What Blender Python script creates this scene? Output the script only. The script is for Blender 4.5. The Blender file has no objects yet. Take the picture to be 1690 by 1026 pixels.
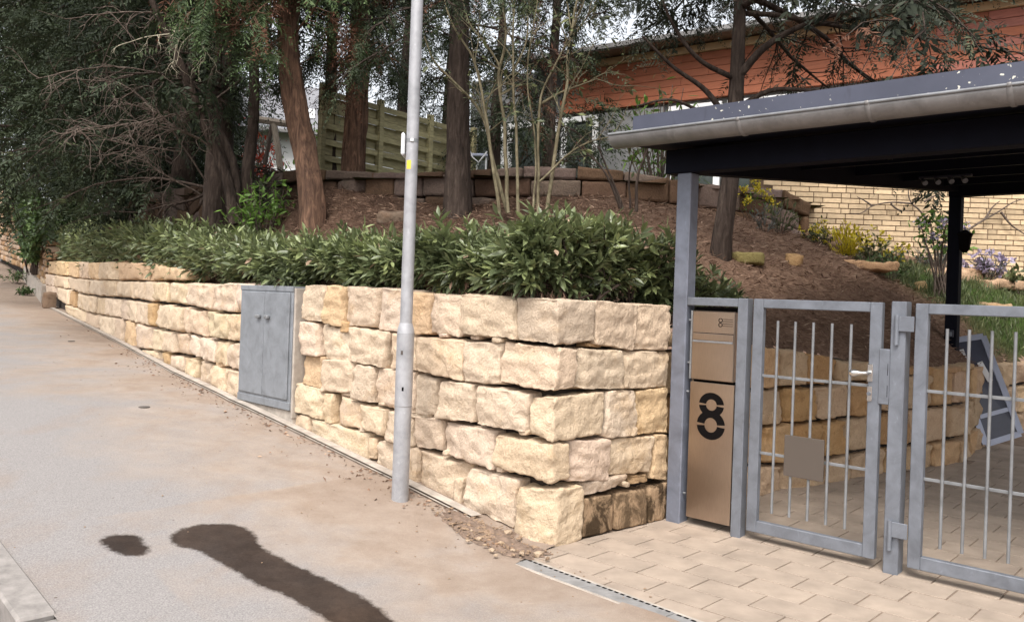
import bpy, bmesh, math, random
import numpy as np
from mathutils import Vector, Matrix

# ------------------------------------------------------------------ camera, sky, sun, exposure
sc = bpy.context.scene
EYE, F, ROLL = 1.45, 1400.0, math.radians(2.0)       # eye height, focal length (px of a 1690 px frame), camera roll
cam_d = bpy.data.cameras.new('camera'); cam = bpy.data.objects.new('camera', cam_d)
sc.collection.objects.link(cam); sc.camera = cam
cam.matrix_world = Matrix.Translation((0, 0, EYE)) @ Matrix.Rotation(math.radians(90), 4, 'X') @ Matrix.Rotation(ROLL, 4, 'Z')
cam_d.sensor_width = 36.0; cam_d.lens = F / 1690.0 * 36.0
cam_d.shift_y = -23.0 / 1690.0
cam_d.clip_start = 0.05; cam_d.clip_end = 1500.0

SUN_ELEV, SUN_AZ = math.radians(55), math.radians(194)   # azimuth clockwise from +Y: the sun stands behind the camera, a little to the left
world = bpy.data.worlds.new('World'); sc.world = world; world.use_nodes = True
wn = world.node_tree.nodes; wl = world.node_tree.links; wn.clear()
wo = wn.new('ShaderNodeOutputWorld'); bg = wn.new('ShaderNodeBackground'); sky = wn.new('ShaderNodeTexSky')
sky.sky_type = 'NISHITA'; sky.sun_disc = False; sky.sun_elevation = SUN_ELEV; sky.sun_rotation = SUN_AZ
sky.air_density = 1.0; sky.dust_density = 4.0; sky.ozone_density = 1.0
hs = wn.new('ShaderNodeHueSaturation'); hs.inputs['Saturation'].default_value = 0.22; hs.inputs['Value'].default_value = 1.0
wl.new(sky.outputs[0], hs.inputs['Color']); wl.new(hs.outputs[0], bg.inputs[0]); wl.new(bg.outputs[0], wo.inputs[0])
bg.inputs[1].default_value = 0.15

sun_d = bpy.data.lights.new('sun', 'SUN'); sun = bpy.data.objects.new('sun', sun_d); sc.collection.objects.link(sun)
sun_d.energy = 1.3; sun_d.angle = math.radians(22); sun_d.color = (1.0, 0.945, 0.87)
sd = Vector((math.sin(SUN_AZ) * math.cos(SUN_ELEV), math.cos(SUN_AZ) * math.cos(SUN_ELEV), math.sin(SUN_ELEV)))
sun.rotation_euler = sd.to_track_quat('Z', 'Y').to_euler(); sun.location = sd * 40

sc.view_settings.view_transform = 'Standard'; sc.view_settings.look = 'None'
sc.view_settings.exposure = 1.10; sc.view_settings.gamma = 1.0; sc.view_settings.use_curve_mapping = False
sc.cycles.max_bounces = 6; sc.cycles.diffuse_bounces = 3; sc.cycles.glossy_bounces = 3
sc.cycles.transmission_bounces = 3; sc.cycles.transparent_max_bounces = 4

COL = sc.collection
rnd = random.Random(7); R = np.random.default_rng(11)

# ------------------------------------------------------------------ measuring helpers
_c, _s = math.cos(ROLL), math.sin(ROLL)
def uv(px, py):
    dx, dy = px - 845.0, py - 490.0
    return dx * _c + dy * _s, -dx * _s + dy * _c
def at(px, py, Y):                                   # point seen at (px, py) that stands Y metres ahead
    u, v = uv(px, py); return np.array((u / F * Y, Y, EYE - v / F * Y))

# ------------------------------------------------------------------ mesh helpers
class MB:
    def __init__(s): s.v = []; s.q = []; s.t = []; s.n = 0; s.tint = []
    def add(s, V, Q=None, T=None, tint=None):
        V = np.asarray(V, float).reshape(-1, 3)
        if Q is not None and len(Q): s.q.append(np.asarray(Q, int).reshape(-1, 4) + s.n)
        if T is not None and len(T): s.t.append(np.asarray(T, int).reshape(-1, 3) + s.n)
        s.v.append(V); s.n += len(V)
        if tint is None: tint = np.zeros(len(V))
        s.tint.append(np.broadcast_to(np.asarray(tint, float), (len(V),)))
        return s
    def mesh(s, name, mat, smooth=False, origin=None):
        V = np.concatenate(s.v) if s.v else np.zeros((0, 3))
        if origin is not None: V = V - np.asarray(origin)
        q = np.concatenate(s.q) if s.q else np.zeros((0, 4), int)
        t = np.concatenate(s.t) if s.t else np.zeros((0, 3), int)
        me = bpy.data.meshes.new(name)
        me.vertices.add(len(V)); me.vertices.foreach_set('co', V.astype(np.float32).ravel())
        loops = np.concatenate([q.ravel(), t.ravel()])
        me.loops.add(len(loops)); me.loops.foreach_set('vertex_index', loops.astype(np.int32))
        st = np.concatenate([np.arange(len(q)) * 4, len(q) * 4 + np.arange(len(t)) * 3])
        me.polygons.add(len(st)); me.polygons.foreach_set('loop_start', st.astype(np.int32))
        me.update(calc_edges=True)
        at_ = me.attributes.new('tint', 'FLOAT', 'POINT'); at_.data.foreach_set('value', np.concatenate(s.tint).astype(np.float32))
        me.polygons.foreach_set('use_smooth', np.full(len(st), bool(smooth)))
        if mat is not None: me.materials.append(mat)
        me.validate()
        return me
    def build(s, name, mat, parent=None, smooth=False, origin=None):
        o = bpy.data.objects.new(name, s.mesh(name, mat, smooth, origin)); COL.objects.link(o)
        if origin is not None: o.location = origin
        if parent is not None: o.parent = parent
        return o

def thing(name, label, cat, loc=(0, 0, 0), rz=0.0, group=None):
    o = bpy.data.objects.new(name, None); COL.objects.link(o); o.location = loc; o.rotation_euler = (0, 0, rz)
    o.empty_display_size = 0.2
    return tag(o, label, cat, group)
def tag(o, label=None, cat=None, group=None, kind=None):
    if label: o['label'] = label
    if cat: o['category'] = cat
    if group: o['group'] = group
    if kind: o['kind'] = kind
    return o

def bevbox(x0, x1, y0, y1, z0, z1, b=0.004, mb=None, M=None):
    """box with chamfered edges"""
    mb = mb or MB()
    b = min(b, (x1 - x0) * .45, (y1 - y0) * .45, (z1 - z0) * .45)
    V = []; idx = {}
    for i, sx in enumerate((-1, 1)):
        for j, sy in enumerate((-1, 1)):
            for k, sz in enumerate((-1, 1)):
                cx, cy, cz = (x0, x1)[i], (y0, y1)[j], (z0, z1)[k]
                for ax in range(3):
                    p = [cx - sx * b, cy - sy * b, cz - sz * b]; p[ax] = (cx, cy, cz)[ax]
                    idx[(i, j, k, ax)] = len(V); V.append(p)
    Q = []; T = []
    for ax in range(3):
        o1, o2 = [a for a in range(3) if a != ax]
        for side in (0, 1):
            ring = []
            for (p, q) in ((0, 0), (1, 0), (1, 1), (0, 1)):
                ijk = [0, 0, 0]; ijk[ax] = side; ijk[o1] = p; ijk[o2] = q; ring.append(idx[(*ijk, ax)])
            flip = (side == 0) ^ (ax == 1)
            Q.append(ring[::-1] if flip else ring)
    for ax in range(3):                              # edge chamfers, edges running along ax
        o1, o2 = [a for a in range(3) if a != ax]
        for p in (0, 1):
            for q in (0, 1):
                a0 = [0, 0, 0]; a0[o1] = p; a0[o2] = q; a1 = list(a0); a1[ax] = 1
                r = [idx[(*a0, o1)], idx[(*a1, o1)], idx[(*a1, o2)], idx[(*a0, o2)]]
                flip = (p == q) ^ (ax == 1)
                Q.append(r[::-1] if flip else r)
    for i in (0, 1):
        for j in (0, 1):
            for k in (0, 1):
                r = [idx[(i, j, k, 0)], idx[(i, j, k, 1)], idx[(i, j, k, 2)]]
                T.append(r if (i + j + k) % 2 == 1 else r[::-1])
    V = np.array(V)
    if M is not None: V = V @ np.asarray(M.to_3x3()).T + np.asarray(M.translation)
    mb.add(V, Q, T); return mb

def tube(path, radii, sides=8, mb=None, cap=True, tint=0.0, wob=0.0, seed=0):
    mb = mb or MB()
    P = np.asarray(path, float); n = len(P); radii = np.broadcast_to(np.asarray(radii, float), (n,))
    T = np.gradient(P, axis=0); T /= np.linalg.norm(T, axis=1)[:, None] + 1e-9
    up = np.array((0, 0, 1.0)) if abs(T[0][2]) < .9 else np.array((1.0, 0, 0))
    N = np.cross(T[0], up); N /= np.linalg.norm(N); Ns = [N]
    for i in range(1, n):
        N = Ns[-1] - T[i] * np.dot(Ns[-1], T[i]); N /= np.linalg.norm(N) + 1e-9; Ns.append(N)
    Ns = np.array(Ns); B = np.cross(T, Ns)
    a = np.linspace(0, 2 * math.pi, sides, endpoint=False)
    rr = radii[:, None] * np.ones((1, sides))
    if wob:
        rg = np.random.default_rng(seed); ph = rg.random(6) * 6.28; h = np.linspace(0, 1, n)[:, None]
        rr = rr * (1 + wob * (np.sin(3 * a + ph[0] + 5 * h) * .5 + np.sin(5 * a + ph[1] - 9 * h) * .35 + np.sin(2 * a + ph[2] + 14 * h) * .3) + wob * .4 * rg.standard_normal((n, sides)))
    V = P[:, None, :] + rr[..., None] * (np.cos(a)[None, :, None] * Ns[:, None, :] + np.sin(a)[None, :, None] * B[:, None, :])
    i, j = np.meshgrid(np.arange(n - 1), np.arange(sides), indexing='ij'); j2 = (j + 1) % sides
    Q = np.stack([i * sides + j, i * sides + j2, (i + 1) * sides + j2, (i + 1) * sides + j], -1).reshape(-1, 4)
    V = V.reshape(-1, 3); Tt = []
    if cap:
        V = np.vstack([V, V[:sides], V[-sides:], P[0], P[-1]]); r0_, r1_ = n * sides, (n + 1) * sides; k0, k1 = (n + 2) * sides, (n + 2) * sides + 1
        for k in range(sides):
            Tt.append((k0, r0_ + (k + 1) % sides, r0_ + k)); Tt.append((k1, r1_ + k, r1_ + (k + 1) % sides))
    mb.add(V, Q, Tt, tint); return mb

def smooth_path(pts, n):
    P = np.asarray(pts, float)
    if len(P) < 3:
        t = np.linspace(0, 1, n)[:, None]; return P[0] * (1 - t) + P[-1] * t
    d = np.r_[0, np.cumsum(np.linalg.norm(np.diff(P, axis=0), axis=1))]; t = np.linspace(0, d[-1], n)
    m = np.gradient(P, d, axis=0); out = []
    k = np.clip(np.searchsorted(d, t, 'right') - 1, 0, len(P) - 2)
    h = (d[k + 1] - d[k])[:, None]; x = ((t - d[k]) / h[:, 0])[:, None]
    return (2*x**3 - 3*x**2 + 1) * P[k] + (x**3 - 2*x**2 + x) * h * m[k] + (-2*x**3 + 3*x**2) * P[k+1] + (x**3 - x**2) * h * m[k+1]

def _hash(i, j, k, seed):
    h = (i * 374761393 + j * 668265263 + k * 2147483647 + seed * 974711) & 0xffffffff
    h = ((h ^ (h >> 13)) * 1274126177) & 0xffffffff
    return ((h ^ (h >> 16)) & 0xffffff) / float(0xffffff) * 2 - 1
def vnoise(P, freq, seed=0):
    p = np.asarray(P, float) * freq; i = np.floor(p).astype(np.int64); f = p - i; f = f * f * (3 - 2 * f)
    out = 0
    for a in (0, 1):
        wa = f[:, 0] if a else 1 - f[:, 0]
        for b in (0, 1):
            wb = f[:, 1] if b else 1 - f[:, 1]
            for c in (0, 1):
                wc = f[:, 2] if c else 1 - f[:, 2]
                out = out + wa * wb * wc * _hash(i[:, 0] + a, i[:, 1] + b, i[:, 2] + c, seed)
    return out

_grid = {}
def cube_grid(nu, nv, nw):
    """surface grid of the unit cube without its back (w = 0) face; points nearer each other at the edges"""
    if (nu, nv, nw) in _grid: return _grid[(nu, nv, nw)]
    e = lambda n: (lambda t: .55 * t + .45 * (.5 - .5 * np.cos(math.pi * t)))(np.linspace(0, 1, n + 1))
    U, Vv, W = e(nu), e(nv), e(nw); idx = {}; pts = []; Q = []
    def vid(i, j, k):
        if (i, j, k) not in idx: idx[(i, j, k)] = len(pts); pts.append((U[i], Vv[j], W[k]))
        return idx[(i, j, k)]
    for i in range(nu):
        for j in range(nv): Q.append([vid(i, j, nw), vid(i + 1, j, nw), vid(i + 1, j + 1, nw), vid(i, j + 1, nw)])
        for k in range(nw):
            Q.append([vid(i, 0, k), vid(i + 1, 0, k), vid(i + 1, 0, k + 1), vid(i, 0, k + 1)])
            Q.append([vid(i, nv, k + 1), vid(i + 1, nv, k + 1), vid(i + 1, nv, k), vid(i, nv, k)])
    for j in range(nv):
        for k in range(nw):
            Q.append([vid(0, j, k), vid(0, j, k + 1), vid(0, j + 1, k + 1), vid(0, j + 1, k)])
            Q.append([vid(nu, j, k + 1), vid(nu, j, k), vid(nu, j + 1, k), vid(nu, j + 1, k + 1)])
    _grid[(nu, nv, nw)] = (np.array(pts), np.array(Q)); return _grid[(nu, nv, nw)]

def rock(c8, res=0.025, seed=0, rad=0.04, rough=1.0, gap=0.005, nfac=5, wres=None, bulge=1.0):
    """hewn block from eight corners c8[u][v][w] (w = 1 is the face)"""
    C = np.asarray(c8, float); rg = np.random.default_rng(seed)
    Lu = .5 * (np.linalg.norm(C[1, 0, 1] - C[0, 0, 1]) + np.linalg.norm(C[1, 1, 1] - C[0, 1, 1]))
    Lv = .5 * (np.linalg.norm(C[0, 1, 1] - C[0, 0, 1]) + np.linalg.norm(C[1, 1, 1] - C[1, 0, 1]))
    Lw = np.linalg.norm(C[0, 0, 1] - C[0, 0, 0])
    L = np.array((Lu, Lv, Lw))
    nu, nv = [int(np.clip(round(l / res), 3, 34)) for l in (Lu, Lv)]; nw = int(np.clip(round(Lw / (wres or res * 2.2)), 2, 24))
    P, Q = cube_grid(nu, nv, nw)
    half = L / 2 - gap; q = (P - .5) * 2 * half
    r = min(rad, *(half[:2] * .8)); inner = np.clip(q, -(half - r), half - r); d = q - inner
    nn = np.linalg.norm(d, axis=1)[:, None]
    # keep the chamfer uneven
    rv = r * (1 + .35 * vnoise(q + seed * 3.1, 9.0, seed))[:, None]
    q = np.where(nn > 1e-6, inner + d / np.maximum(nn, 1e-6) * np.minimum(nn, rv), q)
    # domed face, then split flats
    e = (1 - (q[:, 0] / half[0]) ** 4) * (1 - (q[:, 1] / half[1]) ** 4); fw = np.clip(q[:, 2] / half[2], 0, 1)
    q[:, 2] += bulge * .008 * e * fw
    for _ in range(nfac):
        n = np.array((rg.normal(0, .22), rg.normal(0, .13), 1.0)); n /= np.linalg.norm(n)
        ext = np.abs(n[:2]) @ half[:2] + n[2] * half[2]
        h = ext - abs(rg.normal(.0, .30)) * (np.abs(n[:2]) @ half[:2]) - .012
        h = max(h, n[2] * half[2] - .012)
        q -= np.maximum(0, q @ n - h)[:, None] * n * .92
    x = q / L + .5
    u, v, w = x[:, 0:1], x[:, 1:2], x[:, 2:3]
    tri = 0
    for i in (0, 1):
        for j in (0, 1):
            for k in (0, 1):
                tri = tri + (u if i else 1 - u) * (v if j else 1 - v) * (w if k else 1 - w) * C[i, j, k]
    cen = C.reshape(-1, 3).mean(0)
    # outward direction for the roughness
    od = (inner * 0 + d); od = od / np.maximum(nn, 1e-6)
    fr = C[:, :, 1].reshape(-1, 3).mean(0) - C[:, :, 0].reshape(-1, 3).mean(0); fr /= np.linalg.norm(fr)
    ua = C[1, 0, 1] - C[0, 0, 1]; ua /= np.linalg.norm(ua); va = np.cross(fr, ua)
    wd = od[:, 0:1] * ua + od[:, 1:2] * va + od[:, 2:3] * fr
    nz = .004 * vnoise(tri, 6, seed) + .004 * vnoise(tri * np.array((1, 1, 1.4)), 15, seed + 1) + .005 * vnoise(tri, 33, seed + 2)
    st = vnoise(tri * np.array((1, 1, 1.9)), 8, seed + 8) * 2.0 + .25 * vnoise(tri, 30, seed + 9); nz = nz + .006 * (np.floor(st) + np.clip((st - np.floor(st)) * 4 - 3, 0, 1)) * fw
    rid = 1 - np.abs(vnoise(tri * np.array((1, 1, 1.6)), 11, seed + 5)); nz = nz - .010 * np.maximum(0, rid - .75) * 4 * .8
    tri = tri + wd * (nz * rough)[:, None]
    return tri, Q, cen

# ------------------------------------------------------------------ materials
def new_mat(name):
    m = bpy.data.materials.new(name); m.use_nodes = True; nt = m.node_tree
    b = nt.nodes['Principled BSDF']
    return m, nt, b
def N(nt, typ, **kw):
    n = nt.nodes.new(typ)
    for k, v in kw.items(): setattr(n, k, v)
    return n
def noise_node(nt, scale, detail=5, rough=.55, vec=None, dist=0.0):
    n = N(nt, 'ShaderNodeTexNoise'); n.inputs['Scale'].default_value = scale; n.inputs['Detail'].default_value = detail
    n.inputs['Roughness'].default_value = rough; n.inputs['Distortion'].default_value = dist
    if vec is not None: nt.links.new(vec, n.inputs['Vector'])
    return n
def ramp(nt, fac, stops):
    r = N(nt, 'ShaderNodeValToRGB'); el = r.color_ramp.elements
    while len(el) < len(stops): el.new(.5)
    for e, (p, c) in zip(el, stops): e.position = p; e.color = (*c, 1) if len(c) == 3 else c
    nt.links.new(fac, r.inputs[0]); return r.outputs[0]
def mixc(nt, a, b, fac, mode='MIX'):
    m = N(nt, 'ShaderNodeMix', data_type='RGBA', blend_type=mode)
    for s, v in ((m.inputs[0], fac), (m.inputs[6], a), (m.inputs[7], b)):
        if isinstance(v, (int, float)): s.default_value = v
        elif isinstance(v, tuple): s.default_value = (*v, 1)
        else: nt.links.new(v, s)
    return m.outputs[2]
def math_n(nt, op, a, b=0.0):
    m = N(nt, 'ShaderNodeMath', operation=op)
    for s, v in ((m.inputs[0], a), (m.inputs[1], b)):
        if isinstance(v, (int, float)): s.default_value = v
        else: nt.links.new(v, s)
    return m.outputs[0]
def bump(nt, b, h, strength=.3, dist=.01):
    n = N(nt, 'ShaderNodeBump'); n.inputs['Strength'].default_value = strength; n.inputs['Distance'].default_value = dist
    nt.links.new(h, n.inputs['Height']); nt.links.new(n.outputs[0], b.inputs['Normal']); return n
def pos(nt, scale=(1, 1, 1)):
    g = N(nt, 'ShaderNodeNewGeometry'); m = N(nt, 'ShaderNodeMapping'); m.inputs['Scale'].default_value = scale
    nt.links.new(g.outputs['Position'], m.inputs['Vector']); return m.outputs[0]
def objc(nt, scale=(1, 1, 1)):
    g = N(nt, 'ShaderNodeTexCoord'); m = N(nt, 'ShaderNodeMapping'); m.inputs['Scale'].default_value = scale
    nt.links.new(g.outputs['Object'], m.inputs['Vector']); return m.outputs[0]
def obj_attr(nt, name):
    a = N(nt, 'ShaderNodeAttribute', attribute_type='OBJECT', attribute_name=name); return a

def simple_mat(name, c, rough=.6, metal=0.0, var=.25, scale=8, bstr=.15, bdist=.004, bscale=60, spec=.5, vec_scale=(1, 1, 1), rnd_obj=0.0):
    m, nt, b = new_mat(name); P = pos(nt, vec_scale)
    n = noise_node(nt, scale, 6, .6, P)
    lo = tuple(x * (1 - var) for x in c); hi = tuple(min(1, x * (1 + var)) for x in c)
    col = ramp(nt, n.outputs['Fac'], [(.3, lo), (.7, hi)])
    if rnd_obj:
        oi = N(nt, 'ShaderNodeObjectInfo')
        col = mixc(nt, col, ramp(nt, oi.outputs['Random'], [(0, (1 - rnd_obj,) * 3), (1, (1 + rnd_obj,) * 3)]), 1.0, 'MULTIPLY')
    nt.links.new(col, b.inputs['Base Color'])
    b.inputs['Roughness'].default_value = rough; b.inputs['Metallic'].default_value = metal; b.inputs['Specular IOR Level'].default_value = spec
    n2 = noise_node(nt, bscale, 4, .6, P); bump(nt, b, n2.outputs['Fac'], bstr, bdist)
    return m

def make_stone(name, base, dark, warm, scale=1.0, bstr=.5, stain=0.0):
    m, nt, b = new_mat(name); P = pos(nt)
    n1 = noise_node(nt, 3.2 * scale, 6, .6, P, .4); n2 = noise_node(nt, 11 * scale, 8, .68, P, .8); n3 = noise_node(nt, 60 * scale, 4, .6, P)
    c = ramp(nt, n2.outputs['Fac'], [(.28, dark), (.46, base), (.60, base), (.78, tuple(min(1, x * 1.22) for x in base))])
    w = ramp(nt, n1.outputs['Fac'], [(.55, (0, 0, 0)), (.70, (1, 1, 1))])
    c = mixc(nt, c, warm, math_n(nt, 'MULTIPLY', w, .6))
    # pale scratches left by splitting
    wv = noise_node(nt, 26 * scale, 3, .5, pos(nt, (1, 1, .45)), 2.2)
    s = ramp(nt, wv.outputs['Fac'], [(.56, (0, 0, 0)), (.63, (1, 1, 1)), (.70, (0, 0, 0))])
    c = mixc(nt, c, tuple(min(1, x * 1.3) for x in base), math_n(nt, 'MULTIPLY', s, .45))
    sp = ramp(nt, n3.outputs['Fac'], [(.30, (.84, .82, .80)), (.46, (1, 1, 1))]); c = mixc(nt, c, sp, 1.0, 'MULTIPLY')
    a = obj_attr(nt, 'tone'); c = mixc(nt, c, a.outputs['Color'], 1.0, 'MULTIPLY')
    st = obj_attr(nt, 'stain'); sn = noise_node(nt, 5, 6, .7, pos(nt, (1, 1, .6)), 1.0)
    sm = math_n(nt, 'MULTIPLY', ramp(nt, sn.outputs['Fac'], [(.45, (0, 0, 0)), (.56, (1, 1, 1))]), st.outputs['Fac'])
    c = mixc(nt, c, (.062, .040, .022), sm)
    nt.links.new(c, b.inputs['Base Color']); b.inputs['Roughness'].default_value = .93; b.inputs['Specular IOR Level'].default_value = .2
    h = math_n(nt, 'ADD', math_n(nt, 'MULTIPLY', n2.outputs['Fac'], .9), math_n(nt, 'ADD', math_n(nt, 'MULTIPLY', n3.outputs['Fac'], .25), math_n(nt, 'MULTIPLY', wv.outputs['Fac'], .45)))
    bump(nt, b, h, bstr, .05)
    return m

M = {}
M['stone'] = make_stone('sandstone', (.545, .432, .322), (.43, .33, .235), (.48, .335, .20))
M['stone_in'] = make_stone('ochre_sandstone', (.48, .345, .225), (.30, .20, .125), (.42, .26, .13))
M['stone_red'] = make_stone('red_sandstone', (.22, .158, .128), (.10, .078, .066), (.16, .13, .09))
M['stone_old'] = make_stone('old_rubble_stone', (.44, .33, .24), (.22, .15, .10), (.40, .22, .12))
M['core'] = simple_mat('packed_dark_earth', (.035, .026, .02), .95, var=.4)
M['galv'] = None
def make_galv(name, c, rough=.5, metal=.35):
    m, nt, b = new_mat(name); P = pos(nt); n = noise_node(nt, 9, 7, .65, P, .5); n2 = noise_node(nt, 45, 4, .6, pos(nt, (1, 1, .5)))
    col = ramp(nt, n.outputs['Fac'], [(.32, tuple(x * .78 for x in c)), (.5, c), (.72, tuple(min(1, x * 1.22) for x in c))])
    wear = ramp(nt, n2.outputs['Fac'], [(.62, (1, 1, 1)), (.75, (1.25, 1.25, 1.25))]); col = mixc(nt, col, wear, 1.0, 'MULTIPLY')
    nt.links.new(col, b.inputs['Base Color']); b.inputs['Metallic'].default_value = metal
    rr = ramp(nt, n.outputs['Fac'], [(.3, (rough - .08,) * 3), (.7, (rough + .12,) * 3)]); nt.links.new(rr, b.inputs['Roughness'])
    bump(nt, b, n2.outputs['Fac'], .08, .003); return m
M['galv'] = make_galv('galvanised_steel', (.165, .177, .203), .5, .3)
M['galv_light'] = make_galv('bright_galvanised_steel', (.215, .22, .228), .45, .35)
M['cabinet'] = make_galv('cabinet_grey_paint', (.200, .212, .230), .55, .15)
M['pole'] = make_galv('pole_zinc', (.34, .34, .355), .5, .25)
M['chrome'] = simple_mat('satin_chrome', (.75, .74, .72), .25, 1.0, var=.05, bstr=.02)
M['zinc'] = make_galv('weathered_zinc', (.21, .20, .195), .5, .35)
M['dark_steel'] = simple_mat('anthracite_paint', (.030, .032, .048), .55, 0.0, var=.2, bstr=.05)
M['black_steel'] = simple_mat('black_blue_paint', (.0035, .004, .009), .7, 0.0, var=.2, bstr=.05, spec=.12)
M['post_grey'] = make_galv('carport_post_grey', (.15, .162, .20), .55, .15)

def make_steel():
    m, nt, b = new_mat('brushed_stainless'); P = pos(nt, (1, 1, 1)); n = noise_node(nt, 3, 4, .5, P)
    n2 = noise_node(nt, 30, 5, .6, pos(nt, (14, 14, .6)))
    c = ramp(nt, n.outputs['Fac'], [(.3, (.44, .355, .29)), (.7, (.54, .45, .38))]); c = mixc(nt, c, ramp(nt, n2.outputs['Fac'], [(.3, (.9, .9, .9)), (.7, (1.08, 1.08, 1.08))]), 1.0, 'MULTIPLY')  # brown reflection of the street put into the steel's base colour
    nt.links.new(c, b.inputs['Base Color']); b.inputs['Metallic'].default_value = 1.0; b.inputs['Roughness'].default_value = .30
    bump(nt, b, n2.outputs['Fac'], .04, .002); return m
M['steel'] = make_steel()
M['black'] = simple_mat('black_recess', (.006, .005, .005), .9, var=.1, bstr=0, spec=.05)

def make_fascia():
    m, nt, b = new_mat('slate_fascia_with_lichen'); P = pos(nt, (1, 1, 1))
    n = noise_node(nt, 3, 6, .6, P); c = ramp(nt, n.outputs['Fac'], [(.3, (.045, .049, .074)), (.7, (.068, .073, .105))])
    sp = noise_node(nt, 34, 2, .45, P, .3); spot = ramp(nt, sp.outputs['Fac'], [(.672, (0, 0, 0)), (.692, (1, 1, 1))])
    area = noise_node(nt, 2.2, 3, .6, P); am = ramp(nt, area.outputs['Fac'], [(.48, (0, 0, 0)), (.53, (1, 1, 1))])
    c = mixc(nt, c, (.60, .58, .50), math_n(nt, 'MULTIPLY', spot, am))
    dk = noise_node(nt, 12, 3, .6, pos(nt, (1, 1, .3))); c = mixc(nt, c, (.03, .03, .045), math_n(nt, 'MULTIPLY', ramp(nt, dk.outputs['Fac'], [(.60, (0, 0, 0)), (.72, (1, 1, 1))]), .6))
    nt.links.new(c, b.inputs['Base Color']); b.inputs['Roughness'].default_value = .45; return m
M['fascia'] = make_fascia()

def make_pavement():
    m, nt, b = new_mat('dusty_pavement'); P = pos(nt)
    a = N(nt, 'ShaderNodeAttribute', attribute_name='tint'); big = noise_node(nt, 1.1, 6, .62, pos(nt, (1, 1, 1)), .1)
    mid = noise_node(nt, 5, 8, .75, P, .2); fine = noise_node(nt, 130, 3, .7, P); fine2 = noise_node(nt, 320, 2, .6, P)
    asp = ramp(nt, fine.outputs['Fac'], [(.30, (.170, .158, .152)), (.48, (.238, .222, .216)), (.68, (.315, .294, .282))])
    sand = ramp(nt, mid.outputs['Fac'], [(.3, (.245, .188, .146)), (.55, (.315, .252, .203)), (.75, (.37, .308, .254))])
    d = math_n(nt, 'ADD', a.outputs['Fac'], math_n(nt, 'MULTIPLY', math_n(nt, 'SUBTRACT', big.outputs['Fac'], .5), 1.5))
    dm = ramp(nt, d, [(.25, (0, 0, 0)), (.8, (.9, .9, .9))]); c = mixc(nt, asp, sand, dm)
    c = mixc(nt, c, (.205, .145, .105), math_n(nt, 'MULTIPLY', ramp(nt, d, [(.70, (0, 0, 0)), (1.0, (1, 1, 1))]), .45))      # brown dust along the wall foot
    # browner tracks and grime
    g = noise_node(nt, 2.2, 6, .65, pos(nt, (1.0, .45, 1)), .15); gm = ramp(nt, g.outputs['Fac'], [(.52, (0, 0, 0)), (.75, (.38, .38, .38))])
    c = mixc(nt, c, (.25, .17, .115), gm)
    v = N(nt, 'ShaderNodeTexVoronoi'); v.inputs['Scale'].default_value = 9; nt.links.new(P, v.inputs['Vector'])
    k = math_n(nt, 'MULTIPLY', ramp(nt, v.outputs['Distance'], [(.045, (1, 1, 1)), (.075, (0, 0, 0))]), ramp(nt, v.outputs['Color'], [(.72, (0, 0, 0)), (.74, (1, 1, 1))]))
    c = mixc(nt, c, (.10, .075, .06), math_n(nt, 'MULTIPLY', k, .75))
    c = mixc(nt, c, ramp(nt, fine2.outputs['Fac'], [(.3, (.82, .82, .82)), (.7, (1.14, 1.14, 1.14))]), 1.0, 'MULTIPLY')
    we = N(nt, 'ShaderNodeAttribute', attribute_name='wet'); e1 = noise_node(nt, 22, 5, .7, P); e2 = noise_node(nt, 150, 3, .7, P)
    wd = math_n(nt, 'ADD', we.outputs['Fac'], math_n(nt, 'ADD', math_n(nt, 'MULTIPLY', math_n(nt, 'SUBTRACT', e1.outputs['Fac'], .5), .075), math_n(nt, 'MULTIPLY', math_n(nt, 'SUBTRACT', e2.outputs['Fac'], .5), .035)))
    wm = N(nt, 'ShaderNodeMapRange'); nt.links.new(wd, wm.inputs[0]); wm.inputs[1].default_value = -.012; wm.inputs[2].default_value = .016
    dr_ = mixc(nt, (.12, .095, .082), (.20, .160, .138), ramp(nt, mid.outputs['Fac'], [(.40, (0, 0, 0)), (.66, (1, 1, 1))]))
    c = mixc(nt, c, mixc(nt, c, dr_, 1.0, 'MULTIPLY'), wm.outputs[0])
    nt.links.new(ramp(nt, wm.outputs[0], [(0, (.95, .95, .95)), (1, (.72, .72, .72))]), b.inputs['Roughness'])
    nt.links.new(c, b.inputs['Base Color']); b.inputs['Specular IOR Level'].default_value = .15
    h = math_n(nt, 'ADD', math_n(nt, 'MULTIPLY', fine.outputs['Fac'], .5), math_n(nt, 'MULTIPLY', mid.outputs['Fac'], 1.2)); bump(nt, b, h, .35, .008); return m
M['pavement'] = make_pavement()
def make_wet():
    m, nt, b = new_mat('wet_pavement'); P = pos(nt); fine = noise_node(nt, 130, 3, .7, P); mid = noise_node(nt, 7, 5, .7, P)
    c = ramp(nt, fine.outputs['Fac'], [(.3, (.028, .020, .017)), (.6, (.056, .042, .035)), (.75, (.11, .085, .072))])
    c = mixc(nt, c, (.068, .052, .044), math_n(nt, 'MULTIPLY', ramp(nt, mid.outputs['Fac'], [(.45, (0, 0, 0)), (.65, (1, 1, 1))]), .5))
    nt.links.new(c, b.inputs['Base Color']); b.inputs['Roughness'].default_value = .75; b.inputs['Specular IOR Level'].default_value = .2
    bump(nt, b, fine.outputs['Fac'], .3, .004); return m
M['wet'] = make_wet()
M['loose'] = simple_mat('washed_out_soil', (.165, .115, .085), .95, var=.45, scale=30, bstr=.6, bscale=60, bdist=.01)
M['damp'] = simple_mat('damp_pavement', (.17, .138, .122), .9, var=.45, scale=40, bstr=.3, bscale=130)
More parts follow.
